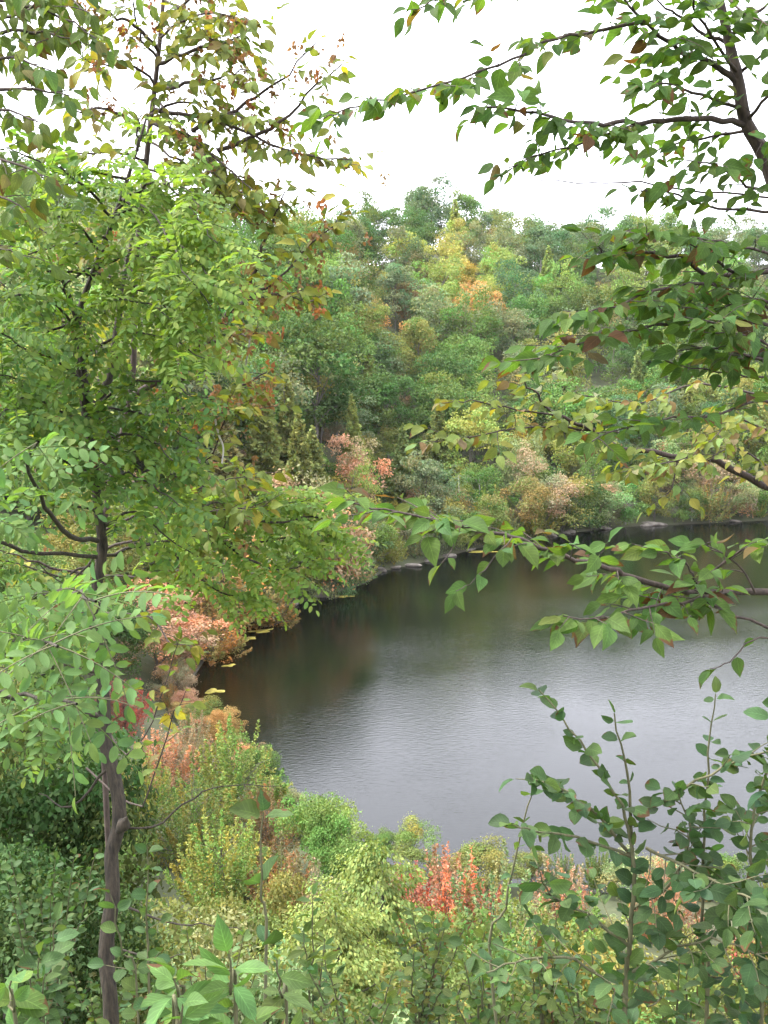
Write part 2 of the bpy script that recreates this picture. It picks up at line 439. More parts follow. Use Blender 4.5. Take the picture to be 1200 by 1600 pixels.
def crown_cone(n, card, rx=.17, base=.06, droop=.5, pw=.75, lumps=.28):
    z = base + (1 - base) * (1 - np.sqrt(rng.random(n))) ** .85
    a = rng.random(n) * 2 * math.pi
    ph = rng.random(9) * 6
    lump = 1 + lumps * np.sin(a * 3 + z * 31 + ph[0]) + .18 * np.sin(a * 5 - z * 47 + ph[1])
    rr = rx * (1 - z) ** pw * lump * rng.uniform(.35, 1.05, n) ** .5
    T = np.stack([np.cos(a) * rr, np.sin(a) * rr, z], -1)
    out = np.stack([np.cos(a), np.sin(a), np.full(n, .25)], -1)
    N = norm(out * .7 + rng.normal(size=(n, 3)) * .45 + np.array([0, 0, .35]))
    D = out * .8 + np.array([0, 0, -droop + .6]) + rng.normal(size=(n, 3)) * .4
    v = rng.uniform(.65, 1.3, n) * (1 + .14 * np.sin(a * 3 + z * 31 + ph[0]))
    h = rng.normal(size=n) * .1
    C = np.stack([v * (1 + h), v, v * (1 - h * .6), rng.random(n)], -1)
    return spread(CARD, frames(D, N, card * rng.uniform(.6, 1.5, n)), T, C), T[rng.integers(0, n, 24)]
def trunk_mesh(name, L, r=.016, nlimb=10, mat=None, top=.72, lean=.03, multi=1):
    parts = []
    for s in range(multi):
        ln = rng.normal(size=2) * (lean if multi == 1 else .1)
        zs = np.linspace(-.06, top, 7)
        path = np.stack([ln[0] * zs + rng.normal(size=7) * .008, ln[1] * zs + rng.normal(size=7) * .008, zs], -1)
        path[0, :2] *= .2
        parts.append(tube(path, r / multi ** .5, r * .3 / multi ** .5, 7, .15))
        for k in rng.choice(len(L), min(nlimb, len(L)), replace=False):
            t = L[k]
            z0 = np.clip(t[2] - rng.uniform(.08, .3), .1, top - .04)
            f = np.array([np.interp(z0, zs, path[:, 0]), np.interp(z0, zs, path[:, 1]), z0])
            mid = (f * .5 + t * .5) + np.array([0, 0, .02]) + rng.normal(size=3) * .015
            parts.append(tube(catmull([f, mid, t], 3), r * .38 / multi ** .5, r * .1, 4))
    V, F = join(parts)
    return mesh_from(name, V, F, mat or M_GREY, smooth=True)
def proto(kind, dist):
    far = dist == 'far'
    mat = M_FAR if far else M_MID
    if kind == 'round':
        cr, L = crown_round(rng.integers(150, 185), 48 if far else 120, .03 if far else .02, rx=rng.uniform(.36, .44), rz=rng.uniform(.44, .5), zc=.53)
        tm = dict(r=.014, nlimb=10)
    elif kind == 'layered':
        cr, L = crown_round(160, 46 if far else 110, .029 if far else .019, rx=.4, rz=.48, zc=.53, flat=.8)
        tm = dict(r=.013, nlimb=14)
    elif kind == 'tall':
        cr, L = crown_round(100, 58 if far else 140, .03 if far else .019, rx=rng.uniform(.25, .31), rz=.5, zc=.52, lob=(.05, .1))
        tm = dict(r=.012, nlimb=10)
    elif kind == 'sparse':
        cr, L = crown_round(80, 40 if far else 100, .027 if far else .019, rx=.33, rz=.45, zc=.57, lob=(.05, .095), flat=.85)
        tm = dict(r=.013, nlimb=26)
    elif kind == 'bush':
        cr, L = crown_round(100, 66 if far else 140, .035 if far else .024, rx=.52, rz=.5, zc=.46, lob=(.06, .125))
        tm = dict(r=.012, nlimb=12, multi=4, top=.5)
    elif kind == 'conifer':
        cr, L = crown_cone(6000 if far else 15000, .036 if far else .024, rx=rng.uniform(.15, .2))
        tm = dict(r=.012, nlimb=12, top=.93)
    elif kind == 'shoots':
        cr, L = crown_shoots(70 if far else 90, 75 if far else 150, .03 if far else .02)
        tm = dict(r=.01, nlimb=22, multi=3, top=.6)
    elif kind == 'cedar':
        cr, L = crown_cone(42000, .017, rx=.46, base=.02, droop=1.5, pw=.5, lumps=.5)
        tm = dict(r=.014, nlimb=20, top=.93)
    V, F, U, C = cr
    return dict(kind=kind, crown=mesh_from('crown_' + kind, V, F, mat, lc=C), trunk=trunk_mesh('trunk_' + kind, L, **tm))
FAR = {k: [proto(k, 'far') for _ in range(c)] for k, c in dict(round=5, layered=3, tall=3, sparse=2, conifer=3, bush=2, shoots=2).items()}
MID = {k: [proto(k, 'mid') for _ in range(c)] for k, c in dict(round=3, layered=2, tall=2, sparse=2, conifer=2, bush=3, cedar=2, shoots=4).items()}
TREES = []
def place_tree(lib, kind, x, y, z, h, wide, color, name='broadleaf_tree', pale=False, var=None):
    pr = random.choice(lib[kind]) if var is None else lib[kind][var % len(lib[kind])]
    root = bpy.data.objects.new(name, None); COL.objects.link(root)
    root.empty_display_size = .5
    root.location = (x, y, z)
    root.rotation_euler = (random.uniform(-.04, .04), random.uniform(-.04, .04), random.uniform(0, 6.283))
    root.scale = (h * wide, h * wide, h)
    new_obj('crown', pr['crown'], root, color=color)
    t = new_obj('trunk', pr['trunk'], root)
    if pale:
        t.material_slots[0].link = 'OBJECT'; t.material_slots[0].material = M_PALE
    return root

# colour words and their leaf colours (linear albedo)
PAL = {
    'dark green': (.066, .112, .038), 'mid green': (.098, .160, .048), 'bright green': (.140, .222, .066), 'bluish green': (.082, .125, .066),
    'grey green': (.138, .164, .092), 'olive green': (.150, .170, .056), 'yellow green': (.195, .24, .072), 'golden yellow': (.29, .26, .078),
    'orange tinged': (.30, .20, .085), 'rusty brown': (.20, .135, .076), 'salmon pink': (.37, .225, .16), 'pinkish brown': (.27, .205, .14),
    'brownish olive': (.185, .168, .072), 'red': (.34, .11, .10), 'pale green': (.19, .23, .115),
}
def jitter(c, a=.13):
    v = random.uniform(1 - a, 1 + a); h = random.gauss(0, a * .5)
    return (min(c[0] * v * (1 + h), .9), c[1] * v, c[2] * v * (1 - h * .5))

# ------------------------------------------------------------------ the wooded hill across the lake
FEATURE = [  # photo pixel of a crown's middle, colour, kind, relative size
    (600, 390, 'dark green', 'round', 1.25), (840, 385, 'bluish green', 'round', 1.2), (705, 375, 'golden yellow', 'round', .9), (655, 430, 'yellow green', 'layered', 1.0),
    (625, 470, 'rusty brown', 'layered', .85), (645, 500, 'orange tinged', 'layered', .6), (740, 430, 'golden yellow', 'layered', .95), (735, 490, 'orange tinged', 'layered', .7),
    (770, 465, 'yellow green', 'layered', 1.0), (845, 470, 'bright green', 'round', .9), (575, 480, 'orange tinged', 'tall', .6), (545, 420, 'brownish olive', 'tall', .9),
    (480, 500, 'bright green', 'round', 1.0), (520, 540, 'mid green', 'layered', 1.1), (560, 560, 'mid green', 'round', 1.1), (690, 530, 'grey green', 'round', 1.3),
    (680, 580, 'dark green', 'round', 1.1), (560, 640, 'grey green', 'sparse', 1.0), (440, 620, 'grey green', 'layered', 1.0), (620, 610, 'dark green', 'layered', .9),
    (560, 735, 'salmon pink', 'round', .75), (490, 715, 'olive green', 'conifer', .9), (443, 730, 'olive green', 'conifer', 1.0), (625, 690, 'olive green', 'conifer', 1.1),
    (520, 745, 'yellow green', 'sparse', .8), (830, 740, 'pinkish brown', 'sparse', 1.1), (945, 760, 'pinkish brown', 'layered', .9), (700, 750, 'grey green', 'sparse', 1.0),
    (770, 750, 'mid green', 'round', .95), (885, 720, 'mid green', 'sparse', 1.1), (1010, 720, 'dark green', 'round', 1.0), (1080, 730, 'mid green', 'round', 1.0), (1160, 600, 'bright green', 'round', .9),
    (1050, 610, 'olive green', 'conifer', 1.2), (960, 440, 'grey green', 'round', 1.1), (1110, 450, 'yellow green', 'round', 1.0), (910, 600, 'olive green', 'tall', 1.0),
    (460, 705, 'olive green', 'conifer', .9), (475, 690, 'olive green', 'conifer', 1.0), (508, 720, 'yellow green', 'conifer', .9), (612, 665, 'olive green', 'conifer', 1.1), (645, 700, 'brownish olive', 'conifer', .9), (418, 715, 'brownish olive', 'conifer', 1.0), (1000, 600, 'olive green', 'conifer', 1.1), (690, 720, 'olive green', 'conifer', .9),
    (430, 680, 'olive green', 'sparse', 1.0), (800, 590, 'pale green', 'sparse', 1.0), (745, 570, 'olive green', 'tall', 1.0), (720, 345, 'mid green', 'sparse', 1.0),
]
cand = []
yy_ = 120.0
row = 0
while yy_ < 345:
    sp_ = 8.6 if yy_ < 200 else (10 if yy_ < 250 else 11.2)
    x_ = -0.42 * yy_ + (row % 2) * sp_ * .5
    while x_ < .44 * yy_:
        X = x_ + random.uniform(-.32, .32) * sp_; Y = yy_ + random.uniform(-.32, .32) * sp_ * .8
        d = float(shore_dist(np.array([X]), np.array([Y]))[0])
        if 3.5 < d < float(crest_dist(X, Y)) + 16: cand.append((X, Y, d))
        x_ += sp_
    yy_ += sp_ * .93; row += 1
# a close row along the far waterline
for k in range(len(SHORE) - 18):
    a_, b_ = SHORE[k], SHORE[k + 1]
    L_ = np.linalg.norm(b_ - a_); nrm_ = np.array([(b_ - a_)[1], -(b_ - a_)[0]]) / L_
    for s in np.arange(random.uniform(0, 3), L_, 3.4):
        p = a_ + (b_ - a_) * s / L_
        for sg in (1, -1):
            q = p + nrm_ * sg * random.uniform(.3, 1.4)
            if shore_dist(q[:1], q[1:])[0] > .15 and q[1] > 95:
                cand.append((q[0], q[1], float(shore_dist(q[:1], q[1:])[0]))); break
hill = []
def px_left(X, Y): return X / Y < -.05
for (X, Y, d) in cand:
    z = gz(X, Y) - .15
    h = random.uniform(11.5, 17) if d > 14 else (random.uniform(9.5, 13.5) if d > 3.4 else random.uniform(4.5, 10))
    if px_left(X, Y) and d < 55: h *= 1.35
    if d > 70: h *= random.uniform(1.0, 1.2)
    px, py, dp = proj((X, Y, z + h * .6))
    if px < -60 or px > 1260: continue
    warm = math.exp(-((px - 735) / 95) ** 2 - ((py - 430) / 85) ** 2)
    low = sstep(640, 740, py)
    u = random.random()
    if u < warm * .5: c = random.choice(['golden yellow', 'yellow green', 'yellow green', 'yellow green', 'brownish olive', 'golden yellow'])
    elif u < warm * .5 + .45 * low: c = random.choice(['olive green', 'grey green', 'pinkish brown', 'pale green', 'olive green', 'brownish olive', 'yellow green'])
    elif px < 420 and py > 760 and random.random() < .4: c = random.choice(['salmon pink', 'orange tinged', 'yellow green'])
    elif py < 420: c = random.choice(['dark green', 'grey green', 'bluish green', 'mid green', 'bluish green', 'olive green', 'grey green'])
    else: c = random.choices(['mid green', 'dark green', 'bright green', 'grey green', 'olive green', 'bluish green', 'yellow green', 'pale green'], [5, 4, 2, 4, 3, 2, 1.2, 1.5])[0]
    kd = random.choices(['round', 'layered', 'tall', 'sparse', 'conifer'], [5, 4, 2, 1.2, .5])[0] if d > 16 else (random.choices(['round', 'bush', 'tall', 'sparse', 'layered', 'conifer'], [2, 3, 2, 2, 1.5, 1.2])[0] if d > 3.4 else random.choice(['bush', 'bush', 'bush', 'shoots']))
    if kd == 'conifer' and c in ('golden yellow', 'orange tinged', 'salmon pink'): kd = 'layered'
    hill.append(dict(x=X, y=Y, z=z, h=h, c=c, k=kd, px=px, py=py, d=d, s=1.0))
taken = set()
for (fx, fy, c, k, s) in FEATURE:
    best = min((t for t in range(len(hill)) if t not in taken), key=lambda t: (hill[t]['px'] - fx) ** 2 + (hill[t]['py'] - fy) ** 2)
    taken.add(best); hh = hill[best]
    hh.update(c=c, k=k, s=.55 + .45 * s)
ordi = ['first', 'second', 'third', 'fourth', 'fifth', 'sixth', 'seventh', 'eighth', 'ninth', 'tenth', 'eleventh', 'twelfth', 'thirteenth', 'fourteenth', 'fifteenth', 'sixteenth', 'seventeenth', 'eighteenth', 'nineteenth', 'twentieth']
SHAPE = dict(round='round-crowned tree', layered='tiered tree', tall='narrow tree', sparse='thin airy tree', conifer='pointed conifer', bush='bushy tree', shoots='feathery low tree')
def band(t):
    if t['d'] < 12: return 'at the far waterline'
    if t['py'] < 395: return 'along the hill crest'
    if t['py'] < 480: return 'high on the far hill'
    if t['py'] < 570: return 'halfway up the far hill'
    if t['py'] < 660: return 'low on the far hill'
    return 'just above the far shore trees'
bins = defaultdict(list)
for t in hill:
    bins[(t['c'], t['k'], band(t))].append(t)
for (c, k, b), ts in bins.items():
    ts.sort(key=lambda t: t['px'])
    for i_, t in enumerate(ts):
        lead = ('lone ' if len(ts) == 1 else ordi[min(i_, 19)] + ' from left of the ')
        lab = f"{lead}{c} {SHAPE[k]}{'s' if len(ts) > 1 else ''} {b}"
        wide = dict(round=.9, layered=.9, tall=1.02, sparse=.9, conifer=1.0, bush=1.05, shoots=1.0)[k] * random.uniform(.82, 1.15)
        r = place_tree(FAR, k, t['x'], t['y'], t['z'], t['h'] * t['s'] * (1.1 if k == 'conifer' else 1), wide, jitter(tuple(v * 1.22 for v in PAL[c]), .12),
                       'conifer_tree' if k == 'conifer' else 'broadleaf_tree', pale=random.random() < .14)
        tag(r, lab, 'conifer' if k == 'conifer' else 'tree', 'trees on the hill across the lake')

# low growth between the hill trees
und = defaultdict(list); pts_ = [(t['x'], t['y']) for t in hill]; n_u = 0
for _ in range(4000):
    if n_u >= 170: break
    Y = random.uniform(100, 235); X = random.uniform(-.42, .42) * Y
    d = float(shore_dist(np.array([X]), np.array([Y]))[0])
    if not (1.5 < d < 46) or random.random() > 1.15 - d / 55: continue
    if any((X - a) ** 2 + (Y - b_) ** 2 < 8.5 for a, b_ in pts_): continue
    pts_.append((X, Y)); n_u += 1
    z = gz(X, Y) - .15; px, py, _d = proj((X, Y, z + 2))
    und[(random.choice(['olive green', 'mid green', 'grey green', 'dark green', 'yellow green', 'pale green', 'pinkish brown']), 'close to the far waterline' if d < 10 else ('between the lowest far trees' if d < 25 else 'under the middle hillside trees'))].append((px, X, Y, z))
for (c, b), us in und.items():
    us.sort()
    for i_, (px, X, Y, z) in enumerate(us):
        r = place_tree(FAR, random.choice(['bush', 'bush', 'round']), X, Y, z, random.uniform(3.2, 6.2), random.uniform(.95, 1.3), jitter(PAL[c], .1), 'hillside_shrub')
        tag(r, (ordi[min(i_, 19)] + ' from left of the ' if len(us) > 1 else 'lone ') + c + (' shrubs ' if len(us) > 1 else ' shrub ') + b, 'shrub', 'low growth on the far hill')

# ------------------------------------------------------------------ trees on the near banks, each placed by its top, its distance and its real height
def bank_tree(px, py, dep, wpx, c, kind, label, name='bank_tree', cat='tree', col=None, group='trees on the near banks', hmax=14):
    top = P(px, py, dep)
    z = gz(top[0], top[1]) - .1
    h = min(top[2] - z, hmax)
    if h < .6: h = .6
    wm = wpx / FPX * dep
    base_w = dict(round=.86, layered=.92, tall=.62, sparse=.74, conifer=.38, bush=1.15, cedar=.75, shoots=.85)[kind]
    r = place_tree(MID if dep < 90 else FAR, kind, top[0], top[1], z, h, min(max(wm / (h * base_w), 1.05 if kind == 'shoots' else .72), 1.8), jitter(col or PAL[c], .05), name)
    tag(r, label, cat, group)
    return r
BANK = [
    (366, 1105, 56, 190, 'yellow green', 'shoots', 'yellow green tree with pointed top against the dark water'),
    (240, 935, 82, 190, 'salmon pink', 'round', 'large salmon pink tree on left bank behind the slender trunk'),
    (330, 925, 92, 130, 'orange tinged', 'shoots', 'orange tinged tree leaning over the left waterline rocks'),
    (190, 1045, 66, 120, 'red', 'shoots', 'pinkish red tree on left bank below the salmon tree'),
    (300, 1095, 62, 80, 'pinkish brown', 'shoots', 'mauve brown thin tree beside the small yellow algae mat'),
    (250, 1110, 58, 150, 'salmon pink', 'shoots', 'dull orange bushy tree left of the pointed yellow tree'),
    (225, 1150, 50, 150, 'yellow green', 'shoots', 'pale yellow green tree right of the slender trunk'),
    (290, 1170, 48, 130, 'olive green', 'shoots', 'olive tree with orange leaves below the pointed yellow tree'),
    (412, 1205, 50, 85, 'rusty brown', 'shoots', 'rusty brown small tree at the water corner'),
    (505, 1215, 46, 120, 'bright green', 'layered', 'bright green feathery tree jutting over the pale water'),
    (548, 1262, 45, 100, 'bright green', 'layered', 'lower bright green feathery tree beside its taller twin'),
    (440, 1290, 40, 90, 'rusty brown', 'shoots', 'tan brown withered bush below the feathery tree'),
    (345, 1235, 40, 160, 'yellow green', 'shoots', 'yellow green bush under the pointed yellow tree'),
    (390, 1330, 32, 190, 'olive green', 'bush', 'olive green bush in middle of the near bank'),
    (490, 1335, 34, 120, 'pinkish brown', 'shoots', 'pinkish tan bush left of the drooping cedar'),
    (575, 1318, 25, 260, 'yellow green', 'cedar', 'yellow green drooping cedar on the near bank'),
    (520, 1400, 20, 260, 'yellow green', 'cedar', 'shorter yellow green cedar below the drooping cedar'),
    (640, 1325, 38, 110, 'red', 'shoots', 'crimson small tree at the near waterline', 'bank_tree', 'tree', (.32, .10, .095)),
    (712, 1295, 37, 120, 'salmon pink', 'shoots', 'coral red tree with upright tips before the pale water', 'bank_tree', 'tree', (.38, .17, .12)),
    (775, 1305, 36, 120, 'pale green', 'shoots', 'pale green tree right of the coral red tree'),
    (690, 1385, 26, 150, 'olive green', 'shoots', 'olive bush below the crimson and coral trees'),
    (820, 1345, 30, 150, 'bright green', 'shoots', 'bright green bush at near waterline under the leaning stems'),
    (880, 1325, 42, 90, 'salmon pink', 'shoots', 'pink red thin tree behind the leaning shrub stems'),
    (1045, 1325, 44, 100, 'salmon pink', 'shoots', 'coral thin tree half hidden behind the big shrub'),
    (935, 1370, 34, 140, 'yellow green', 'shoots', 'yellow green bush behind the big dark shrub'),
    (1185, 1420, 36, 110, 'red', 'shoots', 'pinkish red thin tree at right edge behind the shrub'),
    (1120, 1400, 32, 150, 'olive green', 'bush', 'olive bush at right behind the big dark shrub'),
    (540, 800, 128, 110, 'grey green', 'round', 'grey green tree on left shore point above the rocks'),
    (480, 830, 118, 110, 'olive green', 'bush', 'olive tree with reddish leaves on the left shore'),
    (600, 815, 138, 80, 'pinkish brown', 'bush', 'pinkish brown bushy tree on left shore point'),
    (420, 880, 104, 110, 'orange tinged', 'shoots', 'orange and yellow tree beside the rocky left shore'),
    (520, 865, 116, 80, 'pale green', 'bush', 'pale green bush overhanging the left waterline'),
    (380, 850, 112, 130, 'mid green', 'round', 'green tree behind the orange left shore tree'),
    (300, 800, 108, 160, 'mid green', 'tall', 'tall green tree rising from the left bank'),
    (200, 760, 95, 190, 'dark green', 'round', 'tall dark green tree on left bank behind the locust'),
    (110, 850, 80, 190, 'olive green', 'round', 'olive tree at left edge behind the locust sprays'),
    (60, 980, 60, 200, 'mid green', 'layered', 'green tree at left edge below the locust sprays'),
    (40, 690, 100, 190, 'mid green', 'round', 'green tree at left edge seen through the locust leaves'),
    (150, 800, 88, 170, 'olive green', 'round', 'olive tree seen just left of the locust trunk'),
    (-10, 800, 72, 200, 'mid green', 'round', 'green tree cut by the left edge behind near leaflets'),
    (70, 890, 66, 170, 'yellow green', 'bush', 'yellow green bushy tree behind the largest leaflets'),
    (160, 900, 74, 150, 'dark green', 'bush', 'dark bushy tree directly behind the locust trunk'),
    (20, 1010, 50, 170, 'olive green', 'bush', 'olive bushy tree low behind the largest leaflets'),
    (100, 1100, 45, 180, 'dark green', 'tall', 'dark green tree left of the slender trunk'),
    (25, 1120, 9, 260, 'dark green', 'round', 'shade-darkened green bushy tree at left edge, left of the slender trunk', 'bank_tree', 'tree', (.042, .074, .026)),  # leaf colour darkened to stand in for shade in the lower left
    (115, 1190, 11, 220, 'mid green', 'layered', 'dim green tree behind the slender trunk'),
    (230, 1320, 12, 200, 'olive green', 'bush', 'olive bush right of the slender trunk foot'),
    (80, 1370, 7.5, 240, 'dark green', 'bush', 'shade-darkened green bush at lower left below the bushy tree', 'bank_tree', 'tree', (.042, .074, .026)),  # shade painted into the leaf colour
    (215, 1440, 8.5, 230, 'olive green', 'bush', 'olive bush at the foot of the slender trunk'),
    (330, 1400, 13, 200, 'pale green', 'bush', 'pale green fine leaved bush behind the big pointed leaves'),
    (430, 1440, 14, 200, 'pale green', 'shoots', 'pale green bush left of the shorter cedar'),
    (-10, 1290, 8, 200, 'dark green', 'bush', 'shade-darkened bush cut by the left edge of the picture', 'bank_tree', 'tree', (.042, .074, .026)),  # darker leaf colour imitates the shade here
    (620, 1450, 15, 220, 'olive green', 'shoots', 'olive bush below the drooping cedar'),
    (760, 1430, 14, 220, 'yellow green', 'shoots', 'yellow green bush left of the big dark shrub'),
    (900, 1440, 13, 220, 'olive green', 'bush', 'olive bush behind the foot of the big dark shrub'),
]
for a in BANK: bank_tree(*a)
# low growth right along the near and left waterline
wl_ = defaultdict(list)
for k in range(14, 31):
    a_, b_ = SHORE[k], SHORE[k + 1]
    L_ = np.linalg.norm(b_ - a_); nrm_ = np.array([(b_ - a_)[1], -(b_ - a_)[0]]) / L_
    for q_ in np.arange(random.uniform(0, 1.2), L_, 1.8):
        p = a_ + (b_ - a_) * q_ / L_
        for sg in (1, -1):
            q = p + nrm_ * sg * random.uniform(.5, 1.3)
            if shore_dist(q[:1], q[1:])[0] > .3:
                wl_[random.choice(['salmon pink', 'pinkish brown', 'orange tinged', 'olive green', 'salmon pink']) if 62 < q[1] < 105 else random.choice(['olive green', 'yellow green', 'mid green', 'pale green', 'pinkish brown', 'mid green', 'olive green', 'bright green', 'brownish olive'])].append(q); break
for c, qs in wl_.items():
    qs.sort(key=lambda q: q[0] / q[1])
    for i_, q in enumerate(qs):
        r = place_tree(MID, random.choice(['bush', 'shoots', 'bush']), q[0], q[1], gz(q[0], q[1]) - .1, random.uniform(1.8, 3.2), random.uniform(.9, 1.2), jitter(PAL[c], .12), 'waterside_shrub')
        tag(r, (ordi[min(i_, 19)] + ' from left of the ' if len(qs) > 1 else 'lone ') + c + ' shrubs at the near waterline', 'shrub', 'shrubs along the near waterline')


# shrubs that clothe the steep near bank
SH_C = ['olive green', 'yellow green', 'mid green', 'olive green', 'pale green', 'brownish olive', 'bright green', 'mid green']
def bound(px):
    return np.interp(px, [0, 200, 300, 420, 520, 620, 760, 900, 1200], [1130, 1200, 1260, 1330, 1390, 1410, 1400, 1410, 1430])
made = []
tries = 0
while len(made) < 95 and tries < 6000:
    tries += 1
    dep = random.uniform(6.5, 44); px = random.uniform(-40, 1240)
    X = (px - 600) / FPX * dep; Y = dep * math.cos(PITCH)
    if shore_dist(np.array([X]), np.array([Y]))[0] < 1: continue
    h = random.uniform(1.4, 3.4) * (0.6 if dep < 12 else 1)
    z = gz(X, Y) - .1
    tx, ty, _ = proj((X, Y, z + h))
    if ty < bound(tx) or ty > 1640: continue
    if any((X - m[0]) ** 2 + (Y - m[1]) ** 2 < (.1 * dep + .5) ** 2 for m in made): continue
    made.append((X, Y, z, h, tx, ty, dep))
made.sort(key=lambda m: m[4])
sb = defaultdict(list)
for m in made:
    sb[(random.choice(SH_C), 'far down' if m[6] > 26 else ('midway down' if m[6] > 14 else 'close below the viewpoint'))].append(m)
for (c, b), ms in sb.items():
    for i_, m in enumerate(ms):
        lead = 'lone ' if len(ms) == 1 else ordi[min(i_, 19)] + ' from left of the '
        r = place_tree(MID, random.choice(['bush', 'shoots', 'shoots', 'sparse', 'round']), m[0], m[1], m[2], m[3], random.uniform(1.0, 1.5), jitter(PAL[c], .12), 'bank_shrub')
        tag(r, f"{lead}{c} shrub{'s' if len(ms) > 1 else ''} {b} the near bank".replace('viewpoint the near bank', 'viewpoint'), 'shrub', 'shrubs clothing the near bank')

# ------------------------------------------------------------------ thin haze over the whole valley
def haze_box(x0, x1, y0, y1, z0, z1, dens):
    V = np.array([(x, y, z) for z in (z0, z1) for y in (y0, y1) for x in (x0, x1)], float)
    F = np.array([[0, 2, 3, 1], [4, 5, 7, 6], [0, 1, 5, 4], [2, 6, 7, 3], [0, 4, 6, 2], [1, 3, 7, 5]])
    m = bpy.data.materials.new('haze'); m.use_nodes = True
    n, l = m.node_tree.nodes, m.node_tree.links
    n.remove(n['Principled BSDF'])
    v = n.new('ShaderNodeVolumePrincipled'); v.inputs['Color'].default_value = (.86, .9, .95, 1); v.inputs['Density'].default_value = dens; v.inputs['Anisotropy'].default_value = .2
    l.new(v.outputs[0], n['Material Output'].inputs['Volume'])
    o = new_obj('haze', mesh_from('haze', V, F, m)); o['kind'] = 'stuff'
haze_box(-620, 620, -330, 830, -9, 90, .000045)

# ------------------------------------------------------------------ boulders and algae
def boulder_mesh(seed):
    r_ = np.random.default_rng(seed)
    import bmesh
    bm = bmesh.new(); bmesh.ops.create_icosphere(bm, subdivisions=2, radius=1)
    V = np.array([v.co[:] for v in bm.verts]); F = np.array([[v.index for v in f.verts] for f in bm.faces]); bm.free()
    for _ in range(9):
        d = norm(r_.normal(size=3)); t = r_.uniform(.5, .85)
        s = V @ d; V = V - np.outer(np.maximum(s - t, 0), d)
    V *= np.array([1.25, .85, .6])
    return mesh_from('boulder', V, F, M_ROCK)
BM = [boulder_mesh(s) for s in range(5)]
rk = [(p, 'far') for p in [(862, 838), (884, 834), (892, 833), (948, 827), (1012, 822), (1022, 821), (1150, 816)]] + \
     [(p, 'left') for p in [(735, 860), (700, 870), (672, 877), (640, 885), (615, 889), (595, 893), (580, 903), (545, 920), (500, 933), (455, 947), (400, 972), (372, 990), (360, 1000), (345, 1010)]]
cnt = defaultdict(int)
for (p, s) in rk:
    g = G(p[0], p[1])
    sz = random.uniform(.3, 1.0) * (1.2 if s == 'far' else .9)
    o = new_obj('boulder', random.choice(BM), loc=(g[0], g[1] + .3, .12 * sz))
    o.scale = (sz * random.uniform(1, 1.9), sz, sz * random.uniform(.7, 1.1)); o.rotation_euler = (random.uniform(-.2, .2), random.uniform(-.2, .2), random.uniform(-.5, .5))
    cnt[s] += 1
    tag(o, f"{ordi[cnt[s]-1]} pale rock from the {'left along the far' if s == 'far' else 'right along the left'} waterline", 'rock', 'rocks along the waterline')
def algae(px, py, lx, ly, rot, label):
    g = G(px, py)
    n = 26; a = np.arange(n) * 2 * math.pi / n
    r_ = 1 + .3 * np.sin(a * 3 + px) + .22 * np.sin(a * 5 + py) + rng.normal(size=n) * .07
    top = np.stack([np.cos(a) * r_ * lx, np.sin(a) * r_ * ly, np.full(n, .03)], -1)
    V = np.vstack([top, top * np.array([1.03, 1.03, 0]) + np.array([0, 0, .004]), [[0, 0, .045]]])
    F = [[i_, (i_ + 1) % n, 2 * n] for i_ in range(n)] + [[n + i_, n + (i_ + 1) % n, (i_ + 1) % n, i_] for i_ in range(n)]
    o = new_obj('algae_mat', mesh_from('algae_mat', V, F, M_ALGAE), loc=(g[0], g[1], 0)); o.rotation_euler = (0, 0, rot)
    tag(o, label, 'algae', 'yellow algae floating by the left shore')
algae(535, 932, 1.05, .5, .1, 'yellow algae mat floating below the left shore point')
algae(335, 1080, .75, .5, .0, 'bright yellow algae mat by the mauve brown tree')
algae(385, 998, .85, .75, .5, 'yellow green algae mat against the left shore rocks')
algae(408, 986, 1.0, .6, .4, 'longer algae mat reaching out from the left shore rocks')
algae(756, 862, 1.9, .7, .0, 'thin yellow algae strip at the far left waterline')
algae(358, 1040, .6, .3, .6, 'faint small algae patch between the two bright mats')

# ------------------------------------------------------------------ foreground plants: leaves
def leaf_template(prof, ratio, fold=.25, bend=.3, twist=0.0, petiole=.12, wave=0.0, tooth=0.0):
    """prof: list of (t, halfwidth 0..1); length 1 along +Y"""
    V, U = [], []
    rows = len(prof)
    for k, (t, wd) in enumerate(prof):
        wv = wd * ratio * .5
        y = petiole + t * (1 - petiole * .0)
        z = -bend * t * t
        lift = fold * wv
        tw = twist * t
        wz = wave * math.sin(t * 9 + k)
        for sx in (-1, 0, 1):
            V.append((sx * wv * math.cos(tw), y, z + abs(sx) * lift + sx * wv * math.sin(tw) + abs(sx) * wz * sx)); U.append((sx, t))
    F = []
    for k in range(rows - 1):
        a = k * 3
        F += [[a, a + 1, a + 4, a + 3], [a + 1, a + 2, a + 5, a + 4]]
    b = len(V)
    V += [(-.008, 0, .0), (.008, 0, 0), (.008, petiole + .02, 0), (-.008, petiole + .02, 0)]; U += [(0, 0)] * 4
    F.append([b, b + 1, b + 2, b + 3])
    return np.array(V), np.array(F), np.array(U, float)
OV = [(0, .06), (.1, .55), (.25, .92), (.42, 1.0), (.6, .84), (.78, .5), (.9, .2), (1, .01)]
RO = [(0, .08), (.1, .6), (.28, .95), (.5, 1.0), (.7, .86), (.86, .52), (.95, .2), (1, .02)]
EL = [(0, .06), (.1, .5), (.28, .9), (.5, 1.0), (.72, .92), (.88, .62), (.97, .25), (1, .08)]
LA = [(0, .06), (.12, .5), (.3, .9), (.48, 1.0), (.66, .82), (.82, .48), (.93, .18), (1, .01)]
